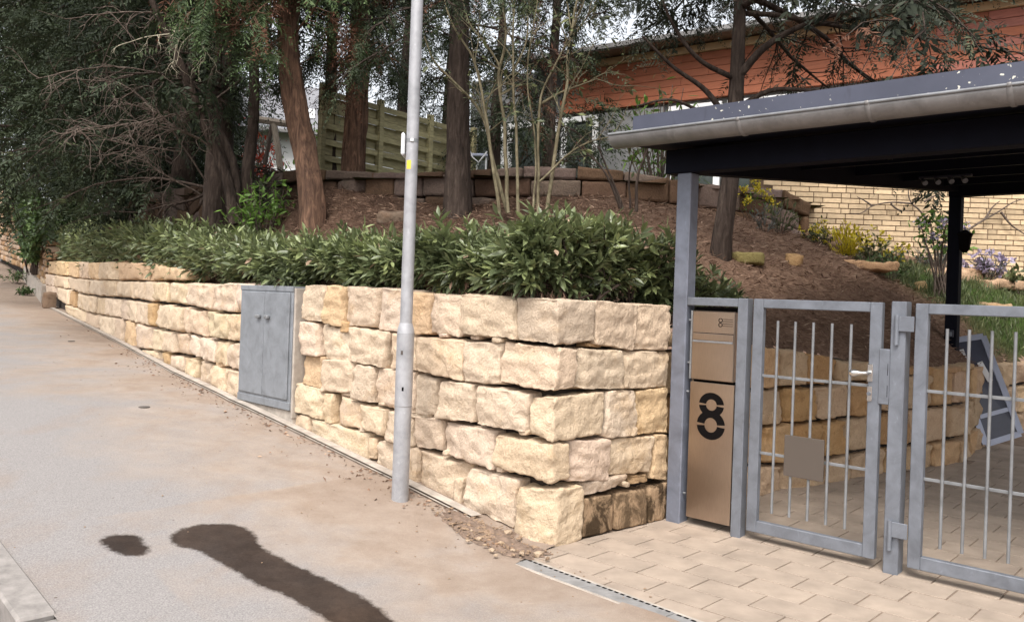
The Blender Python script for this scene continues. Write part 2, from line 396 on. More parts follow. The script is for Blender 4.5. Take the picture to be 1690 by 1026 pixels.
M['kerb'] = simple_mat('kerb_concrete', (.235, .215, .20), .9, var=.3, scale=14, bstr=.3, bscale=120)
M['road'] = simple_mat('leafy_road_gutter', (.12, .08, .06), .95, var=.5, scale=10, bstr=.5, bscale=50, bdist=.01)
M['paver'] = simple_mat('beige_concrete_paver', (.315, .252, .200), .9, var=.20, scale=5, bstr=.3, bscale=110, bdist=.003, rnd_obj=.035)
M['joint'] = simple_mat('sandy_joint', (.21, .155, .115), .95, var=.3, scale=20)
M['drain'] = simple_mat('drain_grey_steel', (.23, .225, .22), .7, .1, var=.25, scale=12)
M['concrete'] = simple_mat('aged_concrete', (.36, .315, .27), .9, var=.3, scale=9, bstr=.3)

def make_soil():
    m, nt, b = new_mat('garden_soil'); P = pos(nt); n1 = noise_node(nt, 2.5, 7, .65, P, .5); n2 = noise_node(nt, 45, 5, .75, P, 1.0); n3 = noise_node(nt, 14, 6, .7, P, 1.5)
    c = ramp(nt, n3.outputs['Fac'], [(.28, (.085, .052, .036)), (.5, (.21, .128, .088)), (.7, (.36, .245, .175))])
    c = mixc(nt, c, (.42, .29, .20), ramp(nt, n2.outputs['Fac'], [(.55, (0, 0, 0)), (.70, (.75, .75, .75))]))
    c = mixc(nt, c, (.075, .045, .032), math_n(nt, 'MULTIPLY', ramp(nt, n1.outputs['Fac'], [(.42, (0, 0, 0)), (.62, (1, 1, 1))]), .45))
    sx = N(nt, 'ShaderNodeSeparateXYZ'); gg = N(nt, 'ShaderNodeNewGeometry'); nt.links.new(gg.outputs['Position'], sx.inputs[0])      # tree shade painted into the soil colour, fading out towards the open slope
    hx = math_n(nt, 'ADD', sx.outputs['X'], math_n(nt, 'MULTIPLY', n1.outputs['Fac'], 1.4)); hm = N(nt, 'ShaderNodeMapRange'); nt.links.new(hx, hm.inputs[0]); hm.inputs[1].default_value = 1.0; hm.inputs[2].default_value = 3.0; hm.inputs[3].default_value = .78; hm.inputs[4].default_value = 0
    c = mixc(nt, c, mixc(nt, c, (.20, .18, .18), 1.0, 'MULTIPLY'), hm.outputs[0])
    a = N(nt, 'ShaderNodeAttribute', attribute_name='tint'); c = mixc(nt, c, (.045, .075, .018), a.outputs['Fac'])
    nt.links.new(c, b.inputs['Base Color']); b.inputs['Roughness'].default_value = .97; b.inputs['Specular IOR Level'].default_value = .1
    h = math_n(nt, 'ADD', n3.outputs['Fac'], math_n(nt, 'MULTIPLY', n2.outputs['Fac'], .5)); bump(nt, b, h, .8, .04); return m
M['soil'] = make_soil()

def make_leaf(name, c0, c1, c2, rough=.45, trans=.25, spec=.4):
    """c0..c2: leaf colours, picked leaf by leaf through the tint attribute"""
    m, nt, b = new_mat(name); a = N(nt, 'ShaderNodeAttribute', attribute_name='tint')
    c = ramp(nt, a.outputs['Fac'], [(0, c0), (.5, c1), (1, c2)])
    n = noise_node(nt, 25, 3, .5, pos(nt)); c = mixc(nt, c, ramp(nt, n.outputs['Fac'], [(.3, (.8, .8, .8)), (.7, (1.15, 1.15, 1.15))]), 1.0, 'MULTIPLY')
    nt.links.new(c, b.inputs['Base Color']); b.inputs['Roughness'].default_value = rough; b.inputs['Specular IOR Level'].default_value = spec
    if trans:
        t = N(nt, 'ShaderNodeBsdfTranslucent'); nt.links.new(c, t.inputs[0]); mx = N(nt, 'ShaderNodeMixShader'); mx.inputs[0].default_value = trans
        nt.links.new(b.outputs[0], mx.inputs[1]); nt.links.new(t.outputs[0], mx.inputs[2])
        nt.links.new(mx.outputs[0], nt.nodes['Material Output'].inputs['Surface'])
    return m
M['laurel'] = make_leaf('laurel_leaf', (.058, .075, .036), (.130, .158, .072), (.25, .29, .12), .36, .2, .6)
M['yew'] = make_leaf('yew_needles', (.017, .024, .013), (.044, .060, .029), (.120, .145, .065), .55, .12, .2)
M['thuja'] = make_leaf('thuja_fronds', (.030, .046, .022), (.078, .118, .048), (.17, .235, .085), .55, .2, .2)
M['dead'] = make_leaf('dead_brown_fronds', (.085, .042, .028), (.15, .072, .046), (.24, .125, .08), .7, .15, .1)
M['pine'] = make_leaf('pine_needles', (.022, .027, .018), (.050, .060, .036), (.125, .13, .07), .55, .15, .2)
M['fresh'] = make_leaf('fresh_green_leaf', (.06, .11, .02), (.12, .22, .04), (.20, .32, .07), .45, .3)
M['ivy'] = make_leaf('ivy_leaf', (.035, .062, .025), (.075, .125, .042), (.16, .235, .075), .4, .15)
M['yellow'] = make_leaf('yellow_flower', (.45, .36, .02), (.62, .50, .03), (.70, .62, .10), .5, .3)
M['olive'] = make_leaf('olive_leaf', (.05, .065, .03), (.10, .12, .05), (.19, .21, .09), .5, .2)
M['grey_leaf'] = make_leaf('lavender_leaf', (.06, .07, .06), (.11, .125, .105), (.17, .17, .17), .6, .15)
M['red_leaf'] = make_leaf('red_leaf', (.30, .03, .02), (.50, .06, .03), (.62, .12, .05), .5, .3)
M['lilac'] = make_leaf('lilac_petal', (.24, .20, .28), (.36, .30, .42), (.52, .46, .58), .5, .3)
M['grass'] = make_leaf('grass_blade', (.055, .07, .028), (.105, .130, .052), (.22, .235, .11), .5, .25)
M['straw'] = make_leaf('needle_litter', (.10, .055, .035), (.20, .12, .08), (.38, .27, .19), .8, 0)

def make_bark(name, c0, c1, c2, sz=.18, scale=22, bstr=.8):
    m, nt, b = new_mat(name); P = pos(nt, (1, 1, sz)); n = noise_node(nt, scale, 6, .65, P, .8); n2 = noise_node(nt, 4, 4, .6, pos(nt))
    c = ramp(nt, n.outputs['Fac'], [(.32, c0), (.5, c1), (.70, c2)]); c = mixc(nt, c, c0, math_n(nt, 'MULTIPLY', ramp(nt, n2.outputs['Fac'], [(.48, (0, 0, 0)), (.66, (1, 1, 1))]), .5))
    nt.links.new(c, b.inputs['Base Color']); b.inputs['Roughness'].default_value = .92; b.inputs['Specular IOR Level'].default_value = .15
    bump(nt, b, n.outputs['Fac'], bstr, .03); return m
M['bark_red'] = make_bark('reddish_stringy_bark', (.050, .030, .022), (.12, .070, .047), (.24, .140, .092))
M['bark_dark'] = make_bark('dark_bark', (.022, .016, .013), (.050, .036, .029), (.095, .072, .058))
M['bark_pale'] = make_bark('pale_green_bark', (.085, .072, .045), (.165, .14, .088), (.27, .235, .155), .5, 14, .4)
M['twig'] = make_bark('dead_twig', (.066, .050, .042), (.120, .092, .076), (.19, .152, .126), .6, 30, .2)
M['twig_pale'] = make_bark('bleached_twig', (.26, .23, .17), (.40, .36, .27), (.50, .47, .38), .6, 30, .2)
M['brick'] = simple_mat('yellow_brick', (.54, .405, .255), .9, var=.14, scale=18, bstr=.3, bscale=80, rnd_obj=.22)
M['mortar'] = simple_mat('brown_mortar', (.11, .07, .045), .95, var=.25, scale=30)
M['cladding'] = simple_mat('orange_stained_board', (.285, .088, .040), .7, var=.15, scale=6, bstr=.2, vec_scale=(1, 1, 6), rnd_obj=.12)
M['cladding_red'] = simple_mat('red_brown_board', (.30, .10, .068), .65, var=.25, scale=6, bstr=.2, vec_scale=(1, 1, 6), rnd_obj=.12)
M['fascia_wood'] = simple_mat('beige_soffit_board', (.50, .35, .21), .7, var=.12, scale=5)
M['roof_edge'] = simple_mat('brown_roof_edge', (.15, .095, .07), .6, var=.2)
M['white'] = simple_mat('white_window_paint', (.80, .80, .80), .5, var=.04, bstr=.02)
M['house_grey'] = simple_mat('grey_render', (.20, .20, .20), .85, var=.12)
M['plaster'] = simple_mat('white_plaster', (.74, .73, .71), .9, var=.05)
M['slate'] = simple_mat('grey_roof_tile', (.20, .20, .215), .8, var=.25, scale=12)
M['fence'] = simple_mat('mossy_fence_board', (.30, .27, .15), .85, var=.3, scale=7, bstr=.3, vec_scale=(1, 1, 5), rnd_obj=.18)
M['timber'] = simple_mat('grey_timber', (.26, .22, .18), .85, var=.25, scale=10, vec_scale=(4, 4, 1))
M['timber_dark'] = simple_mat('dark_timber', (.05, .035, .028), .85, var=.25, scale=10)
M['white_plastic'] = simple_mat('white_plastic', (.72, .73, .75), .4, var=.04, bstr=0)
M['sticker'] = simple_mat('yellow_sticker', (.72, .52, .05), .5, var=.06, bstr=0)
M['plate'] = simple_mat('taupe_sign_plate', (.080, .063, .051), .85, var=.05, scale=3, bstr=0)
M['frame_blue'] = simple_mat('blue_grey_aluminium', (.34, .365, .46), .4, .3, var=.1, bstr=.02)
M['frame_dark'] = simple_mat('dark_insect_screen', (.05, .055, .09), .35, var=.1, bstr=0)
M['iron'] = simple_mat('dark_iron_cap', (.085, .07, .062), .8, .1, var=.2)
def make_glass():
    m, nt, b = new_mat('window_glass'); b.inputs['Base Color'].default_value = (.055, .065, .06, 1); b.inputs['Roughness'].default_value = .06; b.inputs['Specular IOR Level'].default_value = .8
    return m
M['glass'] = make_glass()

# ------------------------------------------------------------------ the lie of the land
LP = np.array([(.26, 4.91), (-2.38, 7.55), (-3.48, 9.0), (-5.55, 12.15), (-11.9, 21.7), (-15.5, 27.0), (-21.0, 34.0), (-40.0, 56.0)])   # foot of the street wall
_seg = np.diff(LP, axis=0); _sl = np.linalg.norm(_seg, axis=1); LS = np.r_[0, np.cumsum(_sl)]
def lp_at(s):                                        # point and inward normal at distance s along the street wall
    s = float(s); k = int(np.clip(np.searchsorted(LS, s, 'right') - 1, 0, len(_seg) - 1)); d = _seg[k] / _sl[k]
    p = LP[k] + d * (s - LS[k])
    # blend directions near bends
    def dirn(x):
        kk = int(np.clip(np.searchsorted(LS, x, 'right') - 1, 0, len(_seg) - 1)); return _seg[kk] / _sl[kk]
    dd = (dirn(max(0, s - .6)) + dirn(s) + dirn(s + .6)); dd /= np.linalg.norm(dd)
    return p, np.array((dd[1], -dd[0]))
def lp_hit(px, py):
    u, v = uv(px, py); a = u / F; best = None
    for k in range(len(_seg)):
        # LP[k] + t seg : x = a y
        den = _seg[k][0] - a * _seg[k][1]; t = (a * LP[k][1] - LP[k][0]) / den
        if (t >= 0 or k == 0) and t <= 1.0: best = LP[k] + t * _seg[k]; s = LS[k] + t * _sl[k]; break
    return np.array((best[0], best[1], EYE - v / F * best[1])), s
_zs = np.array((-40, 0, 1.2, 2.85, 3.74, 5.57, 9.34, 20.8, 27.2, 36, 70.0)); _zz = np.array((0.0, 0, .154, .35, .45, .53, .62, .85, 1.45, 2.3, 6.0))
def street_z(s):
    s = np.asarray(s, float); return sum(np.interp(s + d, _zs, _zz) for d in (-.3, -.1, .1, .3)) / 4
def proj_lp(P):                                      # distance along and outward from the street wall for XY points
    P = np.atleast_2d(P); bd = np.full(len(P), 1e9); bs = np.zeros(len(P)); bo = np.zeros(len(P))
    for k in range(len(_seg)):
        d = _seg[k] / _sl[k]; r = P - LP[k]; t = r @ d; tc = np.clip(t, -50 if k == 0 else 0, _sl[k]); q = LP[k] + tc[:, None] * d
        dist = np.linalg.norm(P - q, axis=1); out = r @ np.array((-d[1], d[0])); m = dist < bd
        bd[m] = dist[m]; bs[m] = (LS[k] + tc)[m]; bo[m] = out[m]
    return bs, bo
C0 = LP[0]
def in_poly(P, poly):
    P = np.atleast_2d(P); c = np.zeros(len(P), bool); n = len(poly); j = n - 1
    for i in range(n):
        xi, yi = poly[i]; xj, yj = poly[j]
        m = ((yi > P[:, 1]) != (yj > P[:, 1])) & (P[:, 0] < (xj - xi) * (P[:, 1] - yi) / (yj - yi + 1e-12) + xi); c ^= m; j = i
    return c
A0 = np.array((1.0733, 5.6554)); GV = np.array((.73588, -.67711)); NV = np.array((.67711, .73588))   # gate line: foot of the carport post, along, inward
GROT = math.atan2(GV[1], GV[0])
def gp(a, t, z=0.0): p = A0 + a * GV + t * NV; return np.array((p[0], p[1], z))
def floor_z(t): return max(0.0, t) * .035

# pavement strip, kerb, road
def strip(name, s0, s1, o0, o1, dz, mat, ns, no, dust=None, kind='structure', zf=None):
    ss = np.linspace(s0, s1, ns) if not np.iterable(s0) else np.asarray(s0); ns = len(ss); V = []; tn = []
    for s in ss:
        if s < 0: p = C0 + _seg[0] / _sl[0] * s; nrm = np.array((_seg[0][1], -_seg[0][0])) / _sl[0]
        else: p, nrm = lp_at(s)
        oo = np.linspace(o0(s) if callable(o0) else o0, o1, no)
        for o in oo:
            q = p - nrm * o; V.append((q[0], q[1], 0))
            tn.append(0 if dust is None else dust(s, o))
    V = np.array(V); S = np.repeat(ss, no); V[:, 2] = street_z(S) + dz
    if zf is not None: V[:, 2] += zf(V)
    i, j = np.meshgrid(np.arange(ns - 1), np.arange(no - 1), indexing='ij')
    Q = np.stack([i * no + j, (i + 1) * no + j, (i + 1) * no + j + 1, i * no + j + 1], -1).reshape(-1, 4)
    o = MB().add(V, Q, tint=np.array(tn)).build(name, mat, smooth=True); tag(o, kind=kind); return o
rel = lambda V: .006 * vnoise(np.c_[V[:, :2], V[:, 0] * 0], 1.3, 3) + .003 * vnoise(np.c_[V[:, :2], V[:, 0] * 0], 4.0, 5)
pav = strip('pavement', np.r_[np.arange(-9, -.2, .1), np.arange(-.2, 4, .04), np.arange(4, 22, .1), np.arange(22, 60, .4)], 60, lambda s: float(np.interp(s, (-.06, .02), (.355, -.2))), 2.48, 0.0, M['pavement'], 420, 60, dust=lambda s, o: float(np.clip(.80 - .36 * o + (.25 if s < 1.5 and o < 2.0 else 0) + .02 * s, 0, 1)), zf=rel)
road = strip('road', -9, 60, 2.62, 9.0, -.11, M['road'], 140, 20)
g = MB(); g.add([(-400, -400, -1.2), (400, -400, -1.2), (400, 600, -1.2), (-400, 600, -1.2)], [(0, 1, 2, 3)])
tag(g.build('ground', M['soil']), kind='structure')
kb = thing('kerb', 'row of pale concrete kerb stones edging the pavement at lower left', 'kerb')
km = bevbox(-.498, .498, -.075, .075, -.25, 0, .012).mesh('kerb_stone', M['kerb'])
for i in range(18):
    s = -8.0 + i * 1.0; ps = C0 + _seg[0] / _sl[0] * s if s < 0 else lp_at(s)[0]; nr = np.array((_seg[0][1], -_seg[0][0])) / _sl[0] if s < 0 else lp_at(s)[1]
    q = ps - nr * 2.54; o = bpy.data.objects.new('kerb_stone', km); COL.objects.link(o); o.parent = kb
    sl = math.atan2(float(street_z(s + .5) - street_z(s - .5)), 1.0); zr = math.atan2(-nr[0], nr[1])
    dd = np.array((-nr[1], nr[0])); ang = math.atan2(dd[1], dd[0])
    o.matrix_world = Matrix.Translation((q[0], q[1], float(street_z(s)) + .014)) @ Matrix.Rotation(ang, 4, 'Z') @ Matrix.Rotation(-sl, 4, 'Y')
# concrete edging strip along the foot of the wall
strip('wall_edging', .55, 20.5, .02, .10, .022, M['concrete'], 200, 3)
strip('wall_edging_side', .55, 20.5, .10, .115, .011, M['concrete'], 200, 2)
for nme in ('wall_edging', 'wall_edging_side'): pass

# wet stains on the pavement (outlines in metres on the slope)
def ground_hit(px, py):
    u, v = uv(px, py); lo, hi = 2.0, 40.0
    for _ in range(60):
        mid = (lo + hi) / 2; p = np.array((u / F * mid, mid)); s, _o = proj_lp(p); zz = float(street_z(s)[0])
        if EYE - v / F * mid > zz: lo = mid
        else: hi = mid
    return p
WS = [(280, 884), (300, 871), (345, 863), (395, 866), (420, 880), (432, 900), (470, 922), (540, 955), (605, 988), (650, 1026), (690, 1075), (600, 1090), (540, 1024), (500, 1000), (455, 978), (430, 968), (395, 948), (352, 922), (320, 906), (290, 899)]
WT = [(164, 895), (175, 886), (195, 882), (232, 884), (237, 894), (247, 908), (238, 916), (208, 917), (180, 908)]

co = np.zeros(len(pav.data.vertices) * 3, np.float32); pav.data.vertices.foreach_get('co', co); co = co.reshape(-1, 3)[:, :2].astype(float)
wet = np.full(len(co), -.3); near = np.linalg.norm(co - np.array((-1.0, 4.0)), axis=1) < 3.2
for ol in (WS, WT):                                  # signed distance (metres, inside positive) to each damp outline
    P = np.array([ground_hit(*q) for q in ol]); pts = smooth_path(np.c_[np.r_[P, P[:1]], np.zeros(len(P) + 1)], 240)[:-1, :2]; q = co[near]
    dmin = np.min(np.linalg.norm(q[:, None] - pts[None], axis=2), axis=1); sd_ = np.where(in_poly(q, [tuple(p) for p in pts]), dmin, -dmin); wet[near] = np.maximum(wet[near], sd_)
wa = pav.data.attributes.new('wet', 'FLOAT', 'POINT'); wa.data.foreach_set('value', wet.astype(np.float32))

# ------------------------------------------------------------------ street wall of hewn sandstone
TONE = {None: (1, 1, 1), 'w': (1.06, 1.065, 1.08), 'o': (1.0, .90, .75), 'y': (1.01, .985, .94), 'p': (1.01, .99, .975), 'g': (.94, .94, .95), 'd': (.62, .52, .40), 'b': (.86, .72, .53)}
wall = thing('sandstone_wall', 'pale yellow rough-hewn sandstone block wall along the pavement, wrapping the driveway corner', 'wall', (C0[0], C0[1], 0))
RV = A0 - C0; RV = RV / np.linalg.norm(RV); RN = np.array((-RV[1], RV[0])) * 1.0   # the short return towards the carport; RN points into the garden
if RN @ np.array((-.3, .9)) < 0: RN = -RN
def r_hit(px, py):
    u, v = uv(px, py); a = u / F; t = (a * C0[1] - C0[0]) / (RV[0] - a * RV[1]); p = C0 + t * RV
    return np.array((p[0], p[1], EYE - v / F * p[1]))
def tone_of(key, rg):
    t = np.array(TONE[key]) * (1 + rg.normal(0, .035)); t = t * np.array((1, 1 + rg.normal(0, .010), 1 + rg.normal(0, .025)))
    return [float(x) for x in t]
_sid = [0]
def put_rock(c8, parent, mat, name='stone', tone=None, stain_=0.0, **kw):
    _sid[0] += 1; sd_ = _sid[0]; rg = np.random.default_rng(sd_ + 500)
    V, Q, cen = rock(c8, seed=sd_, **kw)
    o = MB().add(V, Q).build(name, mat, None, True, origin=cen)
    o.parent = parent; o.matrix_parent_inverse = Matrix.Translation(-Vector(parent.location))
    o['tone'] = tone_of(tone, rg)
    if stain_: o['stain'] = float(stain_)
    return o
def face_stone(q, hit, depth, tone=None, inward=None, **kw):
    k_ = 2.0 if q[0] > 400 else .5; e_ = .5 if q[0] > 400 else .75; q = (q[0] + e_, q[1] - k_, q[2] - e_, q[3] - k_, q[4] - e_, q[5] + k_, q[6] + e_, q[7] + k_)
    tl, tr, br, bl = [hit(q[i], q[i + 1]) for i in (0, 2, 4, 6)]
    def back(p, nrm): return p + np.array((nrm[0], nrm[1], 0)) * depth
    if inward is None:
        nl = lp_at(proj_lp(tl[:2])[0][0])[1]; nr = lp_at(proj_lp(tr[:2])[0][0])[1]
    else: nl = nr = inward
    jit = np.random.default_rng(_sid[0] + 77).normal(0, .012); o_ = np.array((nl[0], nl[1], 0)) * jit
    tl, tr, br, bl = tl + o_, tr + o_, br + o_, bl + o_
    c8 = [[[back(bl, nl), bl], [back(tl, nl), tl]], [[back(br, nr), br], [back(tr, nr), tr]]]
    return put_rock(c8, wall, M['stone'], tone=tone, **kw)
lh = lambda x, y: lp_hit(x, y)[0]
L_ST = [  # corner points of each stone: top left, top right, bottom right, bottom left
 (498,471, 531,471, 530,532, 495,525, None), (532,472, 564,473, 563,538, 531,532, 'o'), (565,473, 623,475, 616,540, 566,536, 'g'), (623,476, 671,480, 668,550, 617,542, None),
 (673,482, 707,486, 705,550, 671,552, 'o'), (708,486, 757,486, 753,556, 706,549, 'p'), (758,485, 849,493, 852,561, 754,549, 'y'),
 (493,532, 522,534, 526,588, 491,582, None), (524,535, 572,543, 575,595, 528,592, 'w'), (576,540, 641,549, 632,606, 574,594, None), (643,549, 684,556, 682,612, 639,606, 'y'),
 (686,556, 763,563, 763,628, 686,612, 'y'), (764,563, 826,567, 823,635, 764,629, None),
 (493,586, 526,591, 522,642, 488,628, 'o'), (527,594, 584,597, 578,647, 523,644, None), (586,602, 617,606, 615,665, 578,658, 'g'), (618,607, 679,616, 678,683, 616,667, 'p'),
 (681,617, 719,627, 713,685, 680,683, 'g'), (722,628, 782,634, 778,697, 715,689, None), (785,635, 869,651, 868,713, 781,700, None),
 (488,633, 532,644, 529,693, 481,677, None), (533,649, 550,651, 547,700, 530,693, 'y'), (551,652, 592,667, 594,707, 548,697, None), (593,668, 634,677, 629,719, 594,703, 'y'), (635,678, 677,687, 675,737, 630,722, None),
 (679,688, 726,694, 723,744, 677,738, 'p'), (727,697, 811,713, 808,776, 724,747, None),
 (484,683, 507,689, 507,722, 480,708, 'p'), (509,692, 608,716, 601,768, 507,719, None), (619,727, 675,739, 673,798, 614,770, None), (676,740, 687,746, 685,803, 674,797, 'y'),
 (688,746, 766,770, 748,836, 684,802, 'p'), (767,772, 851,795, 842,874, 757,836, 'w'),
 # left of the cabinet, course by course
 (386,466, 404,467, 404,518, 386,515, None), (347,468, 385,466, 385,516, 347,512, 'w'), (308,466, 346,469, 346,513, 307,503, None), (273,465, 307,466, 306,503, 273,498, None), (251,465, 272,465, 272,499, 251,496, 'y'),
 (216,464, 250,465, 250,497, 216,492, None), (190,464, 215,464, 215,492, 190,489, None), (174,463, 189,464, 189,489, 174,488, 'y'), (144,462, 173,463, 173,489, 144,485, 'w'), (109,457, 143,462, 143,486, 109,475, None), (88,455, 108,457, 108,476, 88,473, 'y'), (74,452, 87,455, 87,472, 74,470, 'w'),
 (379,517, 402,517, 401,564, 376,561, 'y'), (338,513, 378,517, 375,562, 338,556, None), (301,506, 337,513, 336,557, 301,547, 'y'), (280,505, 300,506, 299,547, 280,545, 'p'), (258,501, 279,503, 279,545, 255,540, 'w'), (244,500, 257,501, 254,538, 244,537, 'b'),
 (222,497, 243,500, 243,538, 222,533, None), (209,495, 221,497, 221,533, 209,529, 'w'), (195,494, 208,495, 208,529, 195,525, None), (171,492, 194,494, 194,525, 170,520, 'w'), (156,490, 170,492, 169,520, 155,517, 'y'), (137,487, 155,490, 154,517, 137,512, None),
 (123,481, 136,487, 136,512, 122,507, None), (111,478, 122,481, 121,507, 111,502, 'b'), (91,473, 110,478, 110,503, 91,492, None), (74,470, 90,473, 90,490, 74,488, 'p'),
 (374,563, 399,566, 398,612, 374,606, None), (355,561, 373,563, 373,606, 354,601, 'y'), (328,556, 354,561, 353,601, 327,592, 'w'), (311,551, 327,556, 327,591, 310,586, 'w'), (290,549, 310,551, 309,586, 289,582, 'y'), (269,546, 289,549, 288,582, 265,580, None),
 (250,542, 268,546, 264,580, 250,577, None), (224,533, 249,542, 249,577, 222,573, None), (202,528, 217,531, 217,576, 202,568, 'o'), (188,524, 201,528, 201,568, 188,562, None), (160,520, 187,524, 187,562, 160,550, 'w'), (137,513, 159,520, 159,550, 137,535, 'y'), (106,503, 136,513, 136,535, 106,515, 'y'),
 (374,607, 398,613, 396,664, 372,650, 'p'), (345,600, 373,607, 371,650, 344,641, 'y'), (322,594, 344,600, 343,641, 320,628, None), (300,588, 321,594, 319,627, 299,617, 'y'), (277,584, 299,588, 298,617, 277,606, 'w'), (261,580, 276,584, 276,606, 261,598, 'b'), (232,576, 260,580, 260,598, 232,584, 'y'),
 # a low extra course on the far stretch
 (75,432, 91,431, 91,453, 75,451, 'o'), (92,431, 108,432, 108,455, 92,453, 'o'), (109,432, 125,432, 125,458, 109,455, 'o'), (126,432, 142,433, 142,461, 126,458, 'y'), (143,433, 160,433, 160,462, 143,461, 'o'), (161,433, 184,432, 184,462, 161,462, 'y'), (185,432, 240,434, 240,463, 185,462, 'o'), (241,434, 300,445, 300,462, 241,463, 'o')]
for q in L_ST:
    far = q[0] < 300
    face_stone(q[:8], lh, .30, tone=q[8], nfac=4, res=.036 if far else (.026 if q[0] < 480 else .016), rad=.017 if q[0] > 400 else .034, gap=.0 if q[0] > 400 else .003, wres=.07, rough=1.0 if q[0] > 400 else 1.5)
rh = r_hit; RIN = RN
R_ST = [(983,497, 1060,504, 1048,579, 985,566, 'y'), (1060,503, 1114,505, 1111,578, 1050,577, 'p'),
 (957,576, 1029,579, 1033,641, 950,643, None), (1031,581, 1112,580, 1110,638, 1033,643, 'y'),
 (1003,646, 1053,645, 1056,716, 998,724, 'w'), (1054,647, 1109,640, 1108,714, 1056,717, 'o'),
 (943,728, 1009,726, 1006,793, 943,796, 'p'), (1010,726, 1086,721, 1078,779, 1007,786, 'y'), (1086,720, 1108,719, 1106,793, 1078,790, 'o'),
 (966,799, 1043,785, 1041,797, 967,822, None), (1044,785, 1074,783, 1073,795, 1044,800, 'd')]
for q in R_ST: face_stone(q[:8], rh, .28, tone=q[8], inward=RIN, res=.015, rad=.017, gap=.0, nfac=4, wres=.07)
for q, st_ in (((967,826, 1017,816, 1018,876, 966,890), 1.0), ((1018,816, 1071,808, 1071,864, 1018,876), .75), ((1072,807, 1106,795, 1105,856, 1072,864), 1.0)):
    o = face_stone(q, rh, .25, tone='b', inward=RIN, res=.02, rad=.012, rough=.35, nfac=1, bulge=.2); o['stain'] = st_; o['tone'] = [.60, .52, .43]
# stones that turn the corner: left end on the street face, top/bottom heights, right end on the return
CORNER = [((850,490), (851,562), (983,497), (985,562), 'g'), ((828,565), (821,630), (957,575), (951,640), 'p'), ((872,653), (872,712), (1001,646), (996,716), 'y'), ((813,718), (810,768), (940,729), (943,790), 'y'), ((850,801), (843,889), (965,800), (964,892), 'p')]
for (tl, bl, tr, br, tn) in CORNER:
    a1, a0 = lh(*tl), lh(*bl); b1, b0 = rh(*tr), rh(*br)
    zt = (a1[2] + b1[2]) / 2; zb = min(a0[2], b0[2]) - .008; zt += .008
    c1 = np.array((C0[0], C0[1], zt)); c0 = np.array((C0[0], C0[1], zb - .01))
    d1 = a1 + (b1 - c1); d0 = a0 + (b0 - c0); d1[2], d0[2] = zt, zb
    put_rock([[[d0, a0], [d1, a1]], [[b0, c0], [b1, c1]]], wall, M['stone'], tone=tn, res=.016, rad=.020, gap=.0, wres=.018, nfac=4)
# wedges in the joints
for (x0, y0, x1, y1, h, tn) in [(975,566,1003,575,rh,'b'), (852,710,868,718,lh,'y'), (812,770,828,780,lh,'p'), (554,647,577,653,lh,None), (583,704,600,712,lh,'w'), (556,531,575,548,lh,'b'), (664,683,706,690,lh,'w'), (602,722,618,757,lh,'y'), (772,553,790,560,lh,'p'), (810,558,828,564,lh,'p'), (718,551,735,558,lh,'w'), (744,790,757,835,lh,'p'), (725,741,736,752,lh,'y'), (1030,796,1043,803,rh,None), (350,597,365,606,lh,'o'), (618,665,632,669,lh,'w'), (500,527,512,533,lh,'p')]:
    face_stone((x0, y0, x1, y0 + 1, x1 - 1, y1, x0 + 1, y1), h, .16, tone=tn, inward=RIN if h is rh else None, res=.02, rad=.02, gap=.002, wres=.06)
# dark packing behind the stones
cm = MB(); pts = []
ss = [0.0, 1.2, 2.4, 3.6, 4.4, 5.5, 7.4, 9.3, 12, 15, 18, 20.7]; V = []
rb = A0 - RN * 0 ; e0 = np.array((A0[0], A0[1])) + RN * .12
V += [(e0[0], e0[1], -.1), (e0[0], e0[1], 1.36)]
cc = C0 + RN * .13 + np.array((.707, .707)) * .13; V += [(cc[0], cc[1], -.1), (cc[0], cc[1], 1.38)]
for s in ss[1:]:
    p, nr = lp_at(s); p = p + nr * .14; V += [(p[0], p[1], float(street_z(s)) - .1), (p[0], p[1], 1.38 + .006 * s)]
Q = [(2 * i, 2 * i + 1, 2 * i + 3, 2 * i + 2) for i in range(len(V) // 2 - 1)]
V2 = [(x + .5 * .5, y + .5, z) for x, y, z in V]
n0 = len(V); Vall = V + V2; Q += [(2 * i + 1, n0 + 2 * i + 1, n0 + 2 * i + 3, 2 * i + 3) for i in range(len(V) // 2 - 1)]
co = cm.add(Vall, Q).build('packing', M['core']); co.parent = wall; co.matrix_parent_inverse = Matrix.Translation(-Vector(wall.location))

